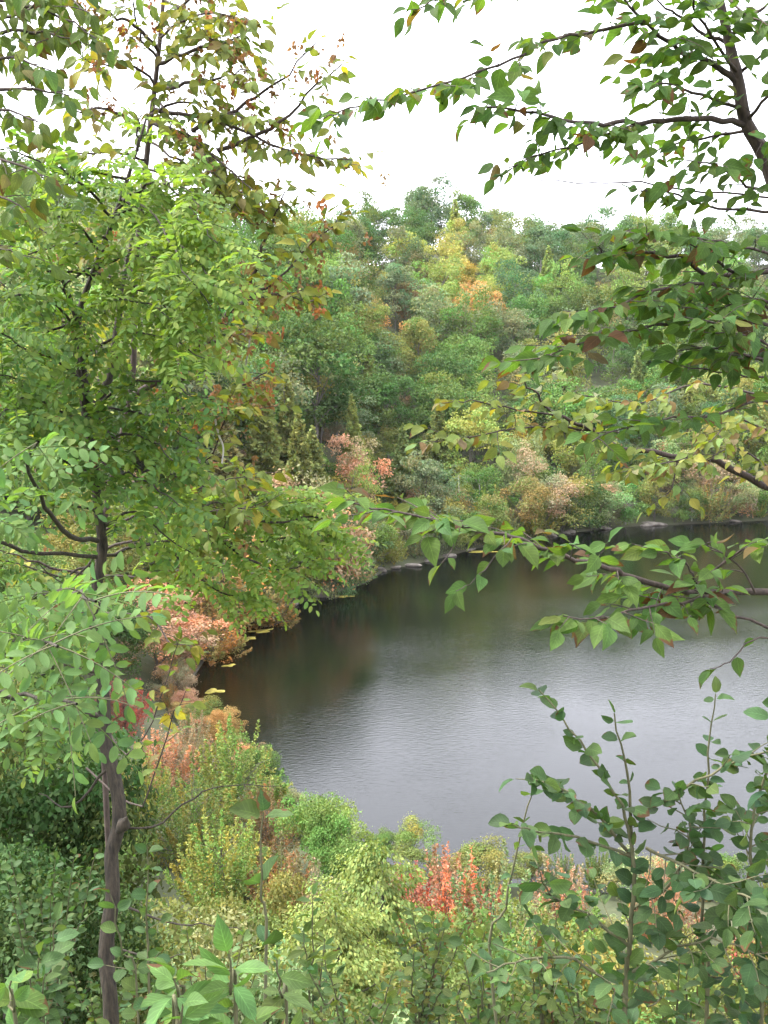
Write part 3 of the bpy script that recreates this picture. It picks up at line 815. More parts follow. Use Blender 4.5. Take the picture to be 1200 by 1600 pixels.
def variants(prof, ratio, n, pet):
    return [leaf_template(prof, ratio * random.uniform(.88, 1.1), random.uniform(.05, .6), random.uniform(-.05, .45), random.uniform(-.6, .6), pet, random.uniform(.0, .03)) for _ in range(n)]
LT = dict(dogwood=variants(OV, .59, 9, .14), shrub=variants(RO, .72, 9, .13), leaflet=variants(EL, .48, 5, .08), olive=variants(OV, .55, 6, .12), cherry=variants(LA, .46, 4, .1), corner=variants(OV, .58, 5, .18))

class Plant:
    def __init__(s, name, label, cat, base, leafkind, leafmat, group=None, bark=M_TWIG, maxobj=300):
        s.root = bpy.data.objects.new(name, None); COL.objects.link(s.root); s.root.location = base; s.root.empty_display_size = .2
        tag(s.root, label, cat, group)
        s.base = np.asarray(base, float); s.kind = leafkind; s.mat = leafmat; s.bark = bark; s.maxobj = maxobj
        s.T, s.D, s.N, s.S, s.C = [], [], [], [], []; s.twigs = []
    def part(s, name, VF, mat=None, smooth=True):
        V, F = VF
        return new_obj(name, mesh_from(name, V - s.base, F, mat or s.bark, smooth=smooth), s.root)
    def branch(s, pts, r0, r1, name='branch', sub=4, sides=6, mat=None, jit=.0, wob=.1):
        path = catmull(pts, sub)
        if jit: path[1:-1] += rng.normal(size=path[1:-1].shape) * jit
        s.part(name, tube(path, r0, r1, sides, wob), mat)
        return path
    def leaf(s, p, d, n, size, c):
        s.T.append(p); s.D.append(d); s.N.append(n); s.S.append(size); s.C.append(c)
    def twig(s, p0, d, ln, spc, size, colf, droop=.5, r=.0022, nup=.5, opp=False, tip=True):
        k = max(3, int(ln / .05)); path = [np.array(p0)]
        d = norm(np.asarray(d, float))
        for q in range(k):
            d = norm(d + rng.normal(size=3) * .12 + np.array([0, 0, -.05 * droop])); path.append(path[-1] + d * ln / k)
        path = np.array(path); s.twigs.append(tube(path, r, r * .45, 4))
        s.along(path, spc, size, colf, droop, nup, opp, tip, start=.12)
    def along(s, path, spc, size, colf, droop=.5, nup=.5, opp=False, tip=True, start=.0, end=1.0):
        seg = np.linalg.norm(np.diff(path, axis=0), axis=1); cum = np.concatenate([[0], np.cumsum(seg)]); L = cum[-1]
        q = L * start + spc * random.uniform(.2, .8); sd = random.choice([-1, 1])
        while q < L * end:
            p = np.array([np.interp(q, cum, path[:, a]) for a in range(3)])
            i_ = min(np.searchsorted(cum, q), len(seg)) - 1; i_ = max(i_, 0)
            t = norm(path[i_ + 1] - path[i_])
            side = norm(np.cross(t, np.array([0, 0, 1.0])) + 1e-4)
            for sg in ((sd, -sd) if opp else (sd,)):
                d = norm(t * random.uniform(.3, .8) + side * sg * random.uniform(.6, 1.0) + rng.normal(size=3) * .22 - np.array([0, 0, droop * random.uniform(.4, 1.2)]))
                n = norm(np.array([0, 0, 1.0]) * nup + rng.normal(size=3) * .38 - FWD * .25 + side * sg * .1)
                s.leaf(p, d, n, size * random.uniform(.5, 1.18), colf())
            sd = -sd; q += spc * random.uniform(.7, 1.35)
        if tip:
            t = norm(path[-1] - path[-2])
            s.leaf(path[-1], norm(t - np.array([0, 0, droop * .7]) + rng.normal(size=3) * .15), norm(np.array([0, 0, nup]) + rng.normal(size=3) * .3 - FWD * .25), size * random.uniform(.7, 1.0), colf())
    def spray(s, path, start, tw_sp, tw_len, spc, size, colf, droop=.5, ang=.75, vert=.15, end=1.0, taper=.6, **kw):
        """side twigs with leaves on a finished branch"""
        seg = np.linalg.norm(np.diff(path, axis=0), axis=1); cum = np.concatenate([[0], np.cumsum(seg)]); L = cum[-1]
        q = L * start + tw_sp * random.random(); sd = random.choice([-1, 1])
        while q < L * end:
            p = np.array([np.interp(q, cum, path[:, a]) for a in range(3)])
            i_ = max(min(np.searchsorted(cum, q), len(seg)) - 1, 0)
            t = norm(path[i_ + 1] - path[i_])
            side = norm(np.cross(t, np.array([0, 0, 1.0])) + 1e-4)
            d = t * (1 - ang * .5) + side * sd * ang + rng.normal(size=3) * .2 + np.array([0, 0, random.uniform(-vert, vert)])
            s.twig(p, d, tw_len * random.uniform(.5, 1.25) * (1 - (1 - taper) * q / L), spc, size, colf, droop, **kw)
            sd = -sd; q += tw_sp * random.uniform(.6, 1.4)
        if end == 1.0:
            s.along(path, spc, size, colf, droop, start=max(start, .6))
    def finish(s, leafname='leaf'):
        if s.twigs: s.part('twigs', join(s.twigs))['kind'] = 'stuff'
        if not s.T: return
        T = np.array(s.T); D = np.array(s.D); N = np.array(s.N); S = np.array(s.S); C = np.array(s.C)
        Rm = frames(D, N, S)
        v = T - CAMP; dep = v @ FWD
        px = 600 + FPX * (v @ RIGHT) / dep; py = 800 - FPX * (v @ UP) / dep
        vis = (dep > .2) & (px > -15) & (px < 1215) & (py > -15) & (py < 1615)
        score = np.where(vis, S / np.maximum(dep, .3), -1)
        order = np.argsort(-score)
        nobj = min(s.maxobj, int((score > 0).sum()))
        tmpl = LT[s.kind]
        white = [mesh_from(leafname, t[0], t[1], s.mat, lc=np.ones((len(t[0]), 4)) * np.array([1, 1, 1, 0]), uv=t[2], smooth=True) for t in tmpl]
        for q in order[:nobj]:
            o = bpy.data.objects.new(leafname, random.choice(white)); COL.objects.link(o); o.parent = s.root
            m = Matrix.Identity(4)
            R_ = Rm[q]
            for a in range(3):
                for b in range(3): m[a][b] = R_[a, b]
                m[a][3] = T[q, a] - s.base[a]
            o.matrix_basis = m
            o.color = (*C[q], 1)
        rest = order[nobj:]
        if len(rest):
            vi = rng.integers(0, len(tmpl), len(rest)); Vs, Fs, Us, Cs, off = [], [], [], [], 0
            for k, t in enumerate(tmpl):
                idx = rest[vi == k]
                if not len(idx): continue
                V, F, U, CC = spread(t, Rm[idx], T[idx] - s.base, np.concatenate([C[idx], rng.random((len(idx), 1))], 1))
                Vs.append(V); Fs.append(F + off); Us.append(U); Cs.append(CC); off += len(V)
            o = new_obj('foliage', mesh_from('foliage', np.vstack(Vs), np.vstack(Fs), s.mat, lc=np.vstack(Cs), uv=np.vstack(Us), smooth=True), s.root, color=(1, 1, 1))
            o['kind'] = 'stuff'
        return nobj, len(rest)
def colf(base, a=.22, alts=(), pa=0.0):
    def f():
        b = base
        if alts and random.random() < pa: b = random.choice(alts)
        v = random.uniform(1 - a, 1 + a); h = random.gauss(0, .08)
        return (b[0] * v * (1 + h), b[1] * v, b[2] * v * (1 - h))
    return f
def ground_under(px, py, d):
    p = P(px, py, d); return np.array([p[0], p[1], gz(p[0], p[1])])

BROWNS = [(.085, .045, .022), (.1, .075, .03)]
# ---- right: the broadleaf tree whose crown hangs in from the top
gb = ground_under(1290, 1300, 3.7)
R1 = Plant('dogwood_tree', 'broadleaf tree hanging in from top right with large pointed leaves', 'tree', gb, 'dogwood', M_BROAD)
cR = colf((.068, .124, .03), .25, [(.09, .14, .03), (.12, .13, .03)] + BROWNS, .08)
trunk = np.vstack([[gb - np.array([0, 0, .1])], PL([(1285, 1000, 3.75), (1262, 700, 3.75), (1240, 420, 3.72), (1202, 262, 3.7), (1166, 192, 3.66), (1152, 120, 3.62), (1138, 60, 3.6), (1112, -60, 3.5), (1080, -260, 3.4)])])
tp = catmull(trunk, 5)
R1.part('trunk', tube(tp, 0, 0, 9, .1, rad=np.interp(np.linspace(0, 1, len(tp)), [0, .4, .55, .75, 1], [.042, .031, .024, .018, .01])), M_TWIG)
def rb(pts, d0, d1, r0=.011, r1=.003, **kw):
    return R1.branch(PL(pts, d0, d1), r0, r1, jit=.004, **kw)
b = rb([(1166, 195), (1130, 186), (1040, 188), (960, 193), (900, 190), (820, 173), (745, 168)], 3.66, 3.3, .012); R1.spray(b, 0.15, 0.051, 0.212, 0.036, 0.077, cR, .5)
b = rb([(1152, 130), (1105, 95), (1060, 75), (1020, 45), (985, 12), (950, -40)], 3.62, 3.5, .012); R1.spray(b, 0.10, 0.051, 0.275, 0.036, 0.080, cR, .5)
b = rb([(1010, 35), (905, 52), (850, 66), (800, 92), (700, 128), (620, 150), (545, 168), (505, 186)], 3.55, 3.2, .006, .002); R1.spray(b, 0.08, 0.046, 0.158, 0.034, 0.076, cR, .5, taper=.9)
b = rb([(960, -30), (870, -22), (760, -12), (690, 0), (640, 15)], 3.5, 3.3, .006, .002); R1.spray(b, 0.07, 0.070, 0.158, 0.043, 0.077, cR, .5)
b = rb([(1010, 190), (930, 215), (860, 238), (795, 262)], 3.6, 3.4, .005, .002); R1.spray(b, 0.03, 0.040, 0.180, 0.032, 0.067, cR, .5)
b = rb([(1240, 312), (1130, 303), (1000, 287), (900, 285), (800, 275)], 3.8, 3.6, .0045, .0015)
b = rb([(1138, 60), (1180, 20), (1230, -10)], 3.6, 3.4, .009); R1.spray(b, 0.03, 0.042, 0.264, 0.036, 0.077, cR, .5)
b = rb([(1150, 110), (1100, 40), (1075, -20)], 3.6, 3.3, .007); R1.spray(b, 0.03, 0.046, 0.233, 0.036, 0.077, cR, .5)
b = rb([(1166, 192), (1200, 150), (1260, 120)], 3.66, 3.4, .008); R1.spray(b, 0.03, 0.042, 0.264, 0.036, 0.077, cR, .5)
b = rb([(1172, 205), (1110, 215), (1050, 225), (1000, 240)], 3.66, 3.8, .006, .002); R1.spray(b, 0.07, 0.042, 0.212, 0.036, 0.073, cR, .5)
b = rb([(1220, 330), (1120, 325), (1040, 300), (1000, 300)], 3.72, 3.5, .006, .002); R1.spray(b, 0.21, 0.055, 0.148, 0.036, 0.073, cR, .5)
b = rb([(1240, 420), (1120, 432), (1060, 402), (1000, 393), (950, 402), (935, 385)], 3.72, 3.4, .01, .002); R1.spray(b, 0.15, 0.038, 0.212, 0.032, 0.072, cR, .5)
b = rb([(1150, 428), (1080, 380), (1020, 362), (975, 362)], 3.6, 3.3, .006, .002); R1.spray(b, 0.07, 0.046, 0.180, 0.032, 0.070, cR, .5)
b = rb([(1244, 480), (1150, 462), (1100, 442), (1020, 455), (940, 482), (880, 486)], 3.75, 3.2, .009, .002); R1.spray(b, 0.15, 0.046, 0.212, 0.036, 0.076, cR, .5)
b = rb([(1246, 540), (1190, 505), (1050, 505), (950, 525), (880, 545), (845, 560)], 3.75, 3.1, .008, .002); R1.spray(b, 0.17, 0.051, 0.180, 0.036, 0.076, cR, .5)
b = rb([(1250, 585), (1180, 590), (1120, 580), (1040, 565)], 3.75, 3.5, .005, .0015); R1.spray(b, 0.35, 0.093, 0.106, 0.050, 0.070, cR, .5)
b = rb([(1255, 640), (1180, 628), (1110, 652), (1050, 652), (985, 668), (925, 690)], 3.76, 3.2, .006, .002); R1.spray(b, 0.21, 0.051, 0.158, 0.036, 0.074, cR, .5)
b = rb([(1255, 560), (1200, 540), (1150, 520), (1100, 500)], 3.76, 3.2, .006, .002); R1.spray(b, 0.14, 0.051, 0.212, 0.036, 0.074, cR, .5)
for pts in [[(1140, 70), (1080, 40), (1040, 10), (1000, -30)], [(1160, 170), (1100, 150), (1040, 130), (1000, 130)], [(1150, 120), (1190, 90), (1240, 70)], [(1175, 210), (1210, 230), (1250, 240)], [(1110, -50), (1150, 10), (1200, 40)],
            [(1245, 450), (1200, 400), (1140, 380), (1080, 370)], [(1245, 520), (1180, 470), (1120, 480), (1060, 480)], [(1250, 560), (1190, 560), (1130, 545), (1080, 540)], [(1215, 300), (1170, 290), (1120, 260), (1070, 250)]]:
    b = rb(pts, 3.66, 3.4, .007, .002); R1.spray(b, 0.05, 0.062, 0.202, 0.038, 0.074, cR, .5)
print('R1', R1.finish())

# ---- right: the yellowing, finer tree behind it
gb = ground_under(1300, 1300, 5.4)
R2 = Plant('yellowing_tree', 'thin yellowing tree reaching in from the right above the far shore', 'tree', gb, 'dogwood', M_OLIVE)
cY = colf((.135, .175, .045), .25, [(.22, .22, .05), (.12, .17, .05), (.2, .2, .1), (.16, .11, .05)], .35)
tp = catmull(np.vstack([[gb - np.array([0, 0, .1])], PL([(1290, 1050, 5.4), (1265, 800, 5.3), (1270, 560, 5.3), (1255, 300, 5.3)])]), 5)
R2.part('trunk', tube(tp, .06, .02, 8, .1))
b = R2.branch(PL([(1266, 790), (1165, 745), (1120, 722), (1070, 715), (970, 698), (925, 672), (870, 648), (838, 615), (815, 590)], 5.3, 4.8), .02, .003, jit=.005); R2.spray(b, 0.32, 0.081, 0.276, 0.036, 0.080, cY, .5)
b = R2.branch(PL([(925, 672), (850, 668), (760, 678), (675, 692)], 5.0, 4.7), .006, .002, jit=.005); R2.spray(b, 0.07, 0.074, 0.161, 0.036, 0.080, cY, .6, taper=1)
b = R2.branch(PL([(880, 652), (790, 636), (735, 628), (690, 630)], 5.0, 4.8), .005, .002, jit=.005); R2.spray(b, 0.14, 0.099, 0.138, 0.040, 0.074, cY, .6)
b = R2.branch(PL([(1060, 713), (1050, 760), (1040, 775)], 5.1, 5.0), .005, .002); R2.spray(b, 0.14, 0.062, 0.230, 0.040, 0.074, cY, .6)
b = R2.branch(PL([(1080, 716), (1030, 725), (970, 738)], 5.1, 4.8), .005, .002); R2.spray(b, 0.07, 0.043, 0.161, 0.032, 0.074, cY, .6)
b = R2.branch(PL([(1268, 680), (1200, 672), (1150, 655), (1110, 690)], 5.3, 5.0), .008, .002); R2.spray(b, 0.14, 0.050, 0.287, 0.036, 0.076, cY, .6)
b = R2.branch(PL([(1266, 760), (1210, 735), (1150, 700), (1100, 720)], 5.3, 5.0), .008, .002); R2.spray(b, 0.14, 0.056, 0.253, 0.040, 0.076, cY, .6)
b = R2.branch(PL([(1268, 640), (1100, 600), (1000, 630), (900, 615)], 5.3, 4.9), .007, .002); R2.spray(b, 0.32, 0.074, 0.230, 0.040, 0.074, cY, .6)
print('R2', R2.finish())

# ---- right: the long low branch over the water
gb = ground_under(1330, 1300, 3.3)
R3 = Plant('leaning_tree', 'tree at right with one long low branch crossing over the dark water', 'tree', gb, 'dogwood', M_BROAD)
cB = colf((.075, .135, .034), .22, [(.11, .15, .04), (.1, .14, .06)] + BROWNS, .11)
tp = catmull(np.vstack([[gb - np.array([0, 0, .1])], PL([(1320, 1100, 3.3), (1310, 930, 3.3), (1330, 600, 3.4), (1340, 300, 3.5)])]), 5)
R3.part('trunk', tube(tp, .05, .02, 8, .1))
b = R3.branch(PL([(1311, 940), (1200, 926), (1100, 925), (1055, 922), (1000, 905), (950, 888), (880, 868), (800, 840), (740, 825), (680, 812), (620, 800), (545, 784)], 3.3, 2.7), .013, .002, jit=.003)
R3.spray(b, 0.21, 0.043, 0.149, 0.032, 0.078, cB, .35, vert=.2, taper=.9)
b2 = R3.branch(PL([(1150, 922), (1085, 938), (1000, 950), (940, 966), (880, 962)], 3.2, 2.8), .006, .002, jit=.003); R3.spray(b2, 0.10, 0.056, 0.149, 0.036, 0.085, cB, .7)
b3 = R3.branch(PL([(1230, 990), (1120, 950), (1085, 905), (1070, 880), (1030, 862)], 3.2, 3.0), .005, .002, jit=.003); R3.spray(b3, 0.21, 0.062, 0.149, 0.036, 0.076, cB, .55)
b4 = R3.branch(PL([(1240, 1000), (1175, 1000), (1140, 1035), (1110, 1045)], 3.2, 3.0), .003, .0015, jit=.002); R3.along(b4, .09, .07, cB, .9)
b5 = R3.branch(PL([(800, 840), (765, 880), (735, 912), (712, 924)], 2.85, 2.7), .002, .001, jit=.002); R3.along(b5, .05, .07, cB, .9)
b6 = R3.branch(PL([(720, 822), (705, 860), (690, 880)], 2.8, 2.7), .002, .001); R3.along(b6, .06, .07, cB, .9, start=.5)
b7 = R3.branch(PL([(1080, 924), (1130, 880), (1180, 850), (1230, 855)], 3.2, 3.0), .005, .002); R3.spray(b7, 0.14, 0.056, 0.172, 0.036, 0.080, cB, .5)
b8 = R3.branch(PL([(1180, 926), (1160, 890), (1130, 865), (1100, 850)], 3.2, 3.1), .004, .0015); R3.spray(b8, 0.21, 0.062, 0.138, 0.040, 0.074, cB, .5)
print('R3', R3.finish())

# ---- right: the big dark shrub at the lower right
gb = ground_under(1010, 1750, 3.1)
R4 = Plant('dark_shrub', 'big dark green shrub with round leaves at the lower right', 'shrub', gb, 'shrub', M_SHRUB, bark=M_STEM)
cS = colf((.05, .095, .032), .24, [(.08, .13, .04), (.045, .085, .036)], .35)
def rs(pts, d0, d1, r0=.008, r1=.002, **kw):
    return R4.branch(PL(pts, d0, d1), r0, r1, jit=.003, **kw)
g0 = gb
b = R4.branch(np.vstack([[g0 - np.array([0, 0, .1])], PL([(978, 1600), (985, 1480), (990, 1380), (985, 1310), (962, 1240), (905, 1155), (842, 1078)], 3.0, 2.7)]), .009, .002, jit=.003)
R4.along(b, 0.048, 0.061, cS, .25, start=.4, opp=True); R4.spray(b, 0.21, 0.048, 0.138, 0.032, 0.057, cS, .3, vert=.5, end=.72)
b = rs([(988, 1320), (980, 1210), (960, 1115)], 2.9, 2.7, .005); R4.along(b, 0.066, 0.052, cS, .2, start=.1, opp=True)
b = rs([(985, 1335), (925, 1265), (860, 1225), (835, 1218)], 2.9, 2.6, .005); R4.along(b, 0.044, 0.054, cS, .2, start=.1, opp=True); R4.spray(b, 0.14, 0.063, 0.115, 0.036, 0.050, cS, .3)
b = rs([(988, 1340), (900, 1305), (845, 1300), (800, 1288)], 2.9, 2.6, .005); R4.along(b, 0.048, 0.054, cS, .3, start=.1, opp=True)
b = R4.branch(np.vstack([[g0 + np.array([.12, .05, -.1])], PL([(1105, 1600), (1098, 1450), (1102, 1300), (1108, 1180), (1118, 1085)], 3.0, 2.8)]), .007, .0016, jit=.003)
R4.along(b, 0.053, 0.045, cS, .25, start=.5, opp=True); R4.spray(b, 0.17, 0.037, 0.161, 0.032, 0.055, cS, .3, vert=.5, end=.7)
b = rs([(1000, 1275), (1070, 1232), (1150, 1190), (1240, 1165)], 2.9, 2.7, .005); R4.along(b, 0.053, 0.058, cS, .3, start=.05, opp=True); R4.spray(b, 0.07, 0.053, 0.138, 0.036, 0.055, cS, .3)
b = rs([(1010, 1325), (1090, 1365), (1160, 1400), (1240, 1430)], 2.9, 2.5, .005); R4.spray(b, 0.03, 0.031, 0.161, 0.032, 0.058, cS, .4, vert=.4)
b = R4.branch(np.vstack([[g0 + np.array([.3, .05, -.1])], PL([(1190, 1620), (1180, 1450), (1175, 1300), (1205, 1180), (1230, 1120)], 2.9, 2.7)]), .007, .002, jit=.003)
R4.spray(b, 0.14, 0.024, 0.207, 0.031, 0.058, cS, .35, vert=.5)
b = rs([(985, 1480), (920, 1430), (860, 1400), (840, 1350)], 2.95, 2.8, .005); R4.spray(b, 0.07, 0.043, 0.149, 0.032, 0.057, cS, .35, vert=.4)
b = rs([(990, 1420), (1050, 1380), (1080, 1300), (1060, 1240)], 2.95, 2.8, .005); R4.spray(b, 0.07, 0.031, 0.161, 0.032, 0.057, cS, .35, vert=.4)
b = rs([(985, 1520), (1060, 1480), (1130, 1470), (1200, 1500)], 2.95, 2.7, .005); R4.spray(b, 0.07, 0.031, 0.172, 0.032, 0.057, cS, .35, vert=.4)
b = rs([(980, 1560), (900, 1500), (820, 1500), (760, 1520)], 2.95, 2.7, .005); R4.spray(b, 0.07, 0.048, 0.161, 0.036, 0.052, cS, .35, vert=.4)
b = R4.branch(np.vstack([[g0 + np.array([-.2, .1, -.1])], PL([(770, 1560), (790, 1420), (815, 1300), (832, 1230)], 3.1, 2.9)]), .006, .0015, jit=.003); R4.along(b, 0.088, 0.045, cS, .3, start=.4, opp=True)
print('R4', R4.finish())

# ---- left: black locust with feathery leaves
gb = ground_under(176, 1760, 4.5)
L1 = Plant('locust_tree', 'slender locust tree with brown trunk and feathery oval leaflets at left', 'tree', gb, 'leaflet', M_LEAFLET, bark=M_BARK)
tp = catmull(np.vstack([[gb - np.array([0, 0, .15])], PL([(174, 1600), (165, 1490), (176, 1400), (174, 1335), (187, 1280), (178, 1210), (165, 1160), (161, 1080), (151, 1000), (149, 930), (160, 855), (152, 780), (142, 680), (130, 580), (122, 500), (146, 425), (182, 330), (212, 240), (230, 180)], 4.5, 4.5)]), 5)
L1.part('trunk', tube(tp, 0, 0, 12, .14, rad=np.interp(np.linspace(0, 1, len(tp)), [0, .2, .5, .62, .8, 1], [.033, .031, .026, .021, .014, .005])))
k_ = catmull(PL([(184, 1300, 4.48), (193, 1288, 4.42), (199, 1276, 4.38)]), 3)
L1.part('burl', tube(k_, 0, 0, 8, .3, rad=np.interp(np.linspace(0, 1, len(k_)), [0, .5, 1], [.012, .03, .001])))
cL = [colf((.145, .225, .052), .22, [(.18, .25, .06)], .25), colf((.1, .175, .048), .25, [(.14, .2, .05)], .25), colf((.102, .178, .058), .2)]
FRONDS = []
def frond(p, d, n, ln, pairs, lsize, c):
    """a feathery leaf: curved stalk and paired leaflets"""
    d = norm(np.asarray(d, float)); n = norm(n - d * (n @ d)); side = np.cross(d, n)
    ts = np.linspace(0, 1, 7)
    curve = random.uniform(.1, .35)
    path = np.array([p + d * ln * t - np.array([0, 0, 1]) * curve * ln * t * t for t in ts])
    tg = norm(np.gradient(path, axis=0))
    fr = dict(path=path, leaf=[])
    for q in range(pairs + 1):
        t = .2 + .8 * q / pairs
        pos = np.array([np.interp(t, ts, path[:, a]) for a in range(3)]); tt = tg[min(int(t * 6), 6)]
        for sg in ((1, -1) if q < pairs else (0,)):
            dd = norm(side * sg + tt * (.35 if sg else 1) + rng.normal(size=3) * .14 - np.array([0, 0, .15]))
            nn = norm(n + rng.normal(size=3) * .25 + side * sg * .15)
            fr['leaf'].append((pos, dd, nn, lsize * random.uniform(.8, 1.12) * (1 - .25 * abs(t - .6)), c()))
    FRONDS.append(fr)
def frond_spray(path, step, ln, pairs, lsize, c, start=0., droop=.3, face=.5, spreadv=.4):
    seg = np.linalg.norm(np.diff(path, axis=0), axis=1); cum = np.concatenate([[0], np.cumsum(seg)]); L = cum[-1]
    q = L * start; sd = 1
    while q < L:
        p = np.array([np.interp(q, cum, path[:, a]) for a in range(3)]); i_ = max(min(np.searchsorted(cum, q), len(seg)) - 1, 0)
        t = norm(path[i_ + 1] - path[i_]); side = norm(np.cross(t, np.array([0, 0, 1.0])) + 1e-4)
        d = t * .5 + side * sd * random.uniform(.5, 1) + rng.normal(size=3) * spreadv + np.array([0, 0, .25 - droop])
        n = np.array([0, 0, .8]) - FWD * face + rng.normal(size=3) * .3
        frond(p, d, n, ln * random.uniform(.7, 1.15), pairs + random.choice([-1, 0, 0, 1]), lsize, c)
        sd = -sd; q += step * random.uniform(.7, 1.3)
def lb(pts, d0, d1, r0=.012, r1=.003):
    return L1.branch(PL(pts, d0, d1), r0, r1, jit=.005)
# near sprays with large leaflets
b = lb([(152, 845), (110, 838), (70, 790), (40, 720), (60, 690)], 4.45, 2.5, .012, .003); frond_spray(b, .08, .2, 6, .042, cL[2], .45, .3, .7)
b = lb([(150, 930), (80, 930), (40, 935), (100, 925), (150, 940)], 4.45, 2.1, .012, .003); frond_spray(b, .055, .2, 5, .043, cL[2], .5, .4, .75)
b = lb([(155, 1050), (40, 1030), (-20, 1010), (40, 1000), (90, 1010)], 4.45, 2.0, .01, .003); frond_spray(b, .055, .2, 5, .043, cL[2], .5, .45, .75)
b = lb([(160, 1120), (60, 1100), (0, 1080), (60, 1090), (120, 1100)], 4.45, 2.1, .01, .003); frond_spray(b, .07, .2, 5, .043, cL[2], .55, .5, .75)
b = lb([(150, 870), (40, 860), (-40, 820), (-20, 790)], 4.45, 2.6, .01, .003); frond_spray(b, .06, .2, 6, .042, cL[2], .5, .3, .7)
# mid sprays
for pts, d0, d1, ci in [
    ([(140, 660), (90, 640), (40, 600), (-20, 580)], 4.5, 3.6, 1), ([(135, 600), (80, 560), (30, 540), (-20, 500)], 4.5, 3.4, 1), ([(125, 520), (80, 470), (40, 460), (-10, 470)], 4.5, 3.6, 1),
    ([(142, 690), (70, 690), (10, 680), (-30, 660)], 4.5, 3.8, 1), ([(148, 740), (100, 720), (60, 660), (20, 640)], 4.5, 3.5, 1), ([(145, 430), (80, 420), (20, 400), (-20, 360)], 4.5, 3.8, 1),
    ([(160, 400), (120, 350), (60, 330), (0, 320)], 4.5, 3.8, 0), ([(180, 330), (230, 290), (280, 290), (310, 320)], 4.5, 4.0, 0), ([(205, 260), (250, 270), (300, 330), (340, 380)], 4.5, 3.9, 0),
    ([(190, 310), (240, 350), (300, 400), (340, 450)], 4.5, 3.8, 0), ([(150, 420), (210, 400), (280, 420), (330, 480)], 4.5, 3.8, 0), ([(215, 235), (215, 200), (222, 180)], 4.5, 4.4, 0),
    ([(130, 560), (190, 520), (260, 530), (320, 560)], 4.5, 3.8, 0), ([(140, 640), (200, 600), (260, 600), (300, 620)], 4.5, 4.0, 1), ([(145, 700), (190, 680), (240, 690), (270, 720)], 4.5, 4.0, 1),
    ([(150, 760), (200, 740), (240, 760), (280, 790)], 4.5, 4.0, 1), ([(175, 340), (130, 290), (60, 250), (10, 230)], 4.5, 3.8, 1), ([(130, 590), (60, 610), (10, 640), (-30, 700)], 4.5, 3.4, 1),
    ([(122, 500), (160, 470), (220, 470), (270, 500)], 4.5, 3.9, 0), ([(150, 800), (90, 780), (30, 770), (-30, 760)], 4.5, 4.2, 1), ([(152, 880), (90, 900), (30, 880), (-30, 880)], 4.5, 4.4, 1),
    ([(155, 960), (100, 960), (50, 980), (-20, 960)], 4.5, 4.6, 1), ([(158, 1060), (100, 1040), (50, 1060), (-10, 1040)], 4.5, 4.6, 1), ([(162, 1130), (110, 1130), (50, 1150), (-10, 1130)], 4.5, 4.5, 1),
    ([(135, 620), (180, 640), (240, 650), (300, 690)], 4.5, 4.1, 1), ([(148, 720), (200, 700), (260, 740), (320, 760)], 4.5, 4.2, 0), ([(155, 830), (210, 800), (260, 840), (310, 870)], 4.5, 4.5, 0),
    ([(122, 500), (70, 520), (30, 500), (-20, 540)], 4.5, 4.3, 1), ([(165, 370), (110, 380), (60, 390), (10, 420)], 4.5, 4.3, 1), ([(200, 280), (150, 270), (100, 290), (50, 280)], 4.5, 4.2, 0), ([(146, 425), (190, 440), (250, 470), (310, 520)], 4.5, 4.2, 0), ([(170, 350), (220, 320), (260, 370), (300, 440)], 4.5, 3.7, 0)]:
    b = lb(pts, d0, d1, .007, .002); frond_spray(b, .026, .21, 7, .039, cL[ci], .12, .35, .45, .6)
# bright fern-like sprays to the right of the trunk
for pts, d0, d1 in [
    ([(160, 868), (230, 850), (300, 840), (380, 815), (440, 790), (500, 775)], 4.6, 5.6), ([(300, 840), (380, 850), (450, 840), (520, 835)], 5.0, 5.6), ([(320, 832), (400, 880), (450, 890), (500, 870)], 5.0, 5.4),
    ([(340, 825), (390, 790), (440, 770), (480, 770)], 5.1, 5.7), ([(250, 848), (310, 900), (360, 930), (420, 920)], 4.9, 5.2), ([(230, 850), (270, 800), (320, 790), (360, 780)], 4.8, 5.2), ([(380, 815), (440, 815), (500, 810), (540, 845)], 5.2, 5.6)]:
    b = lb(pts, d0, d1, .009, .002); frond_spray(b, .026, .25, 9, .042, cL[0], .2, .3, .25, .45)
# thin bare side branches
lb([(184, 1295), (240, 1290), (300, 1248), (345, 1228), (440, 1228)], 4.5, 4.2, .006, .0015)
lb([(178, 1410), (260, 1440), (330, 1445), (380, 1455)], 4.5, 4.3, .006, .0015); lb([(174, 1480), (240, 1500), (290, 1490)], 4.5, 4.2, .005, .0015); lb([(170, 1200), (110, 1260), (60, 1240)], 4.5, 4.6, .007, .002)
lb([(158, 860), (120, 900), (110, 920), (60, 880)], 4.5, 4.2, .006, .002); lb([(142, 680), (176, 560), (186, 470), (196, 410), (218, 330)], 4.5, 4.7, .022, .006); lb([(146, 740), (120, 560), (118, 500), (100, 440), (60, 450), (0, 470)], 4.5, 4.3, .014, .005)
lb([(124, 500), (100, 450), (150, 415), (175, 400)], 4.5, 4.4, .009, .003)
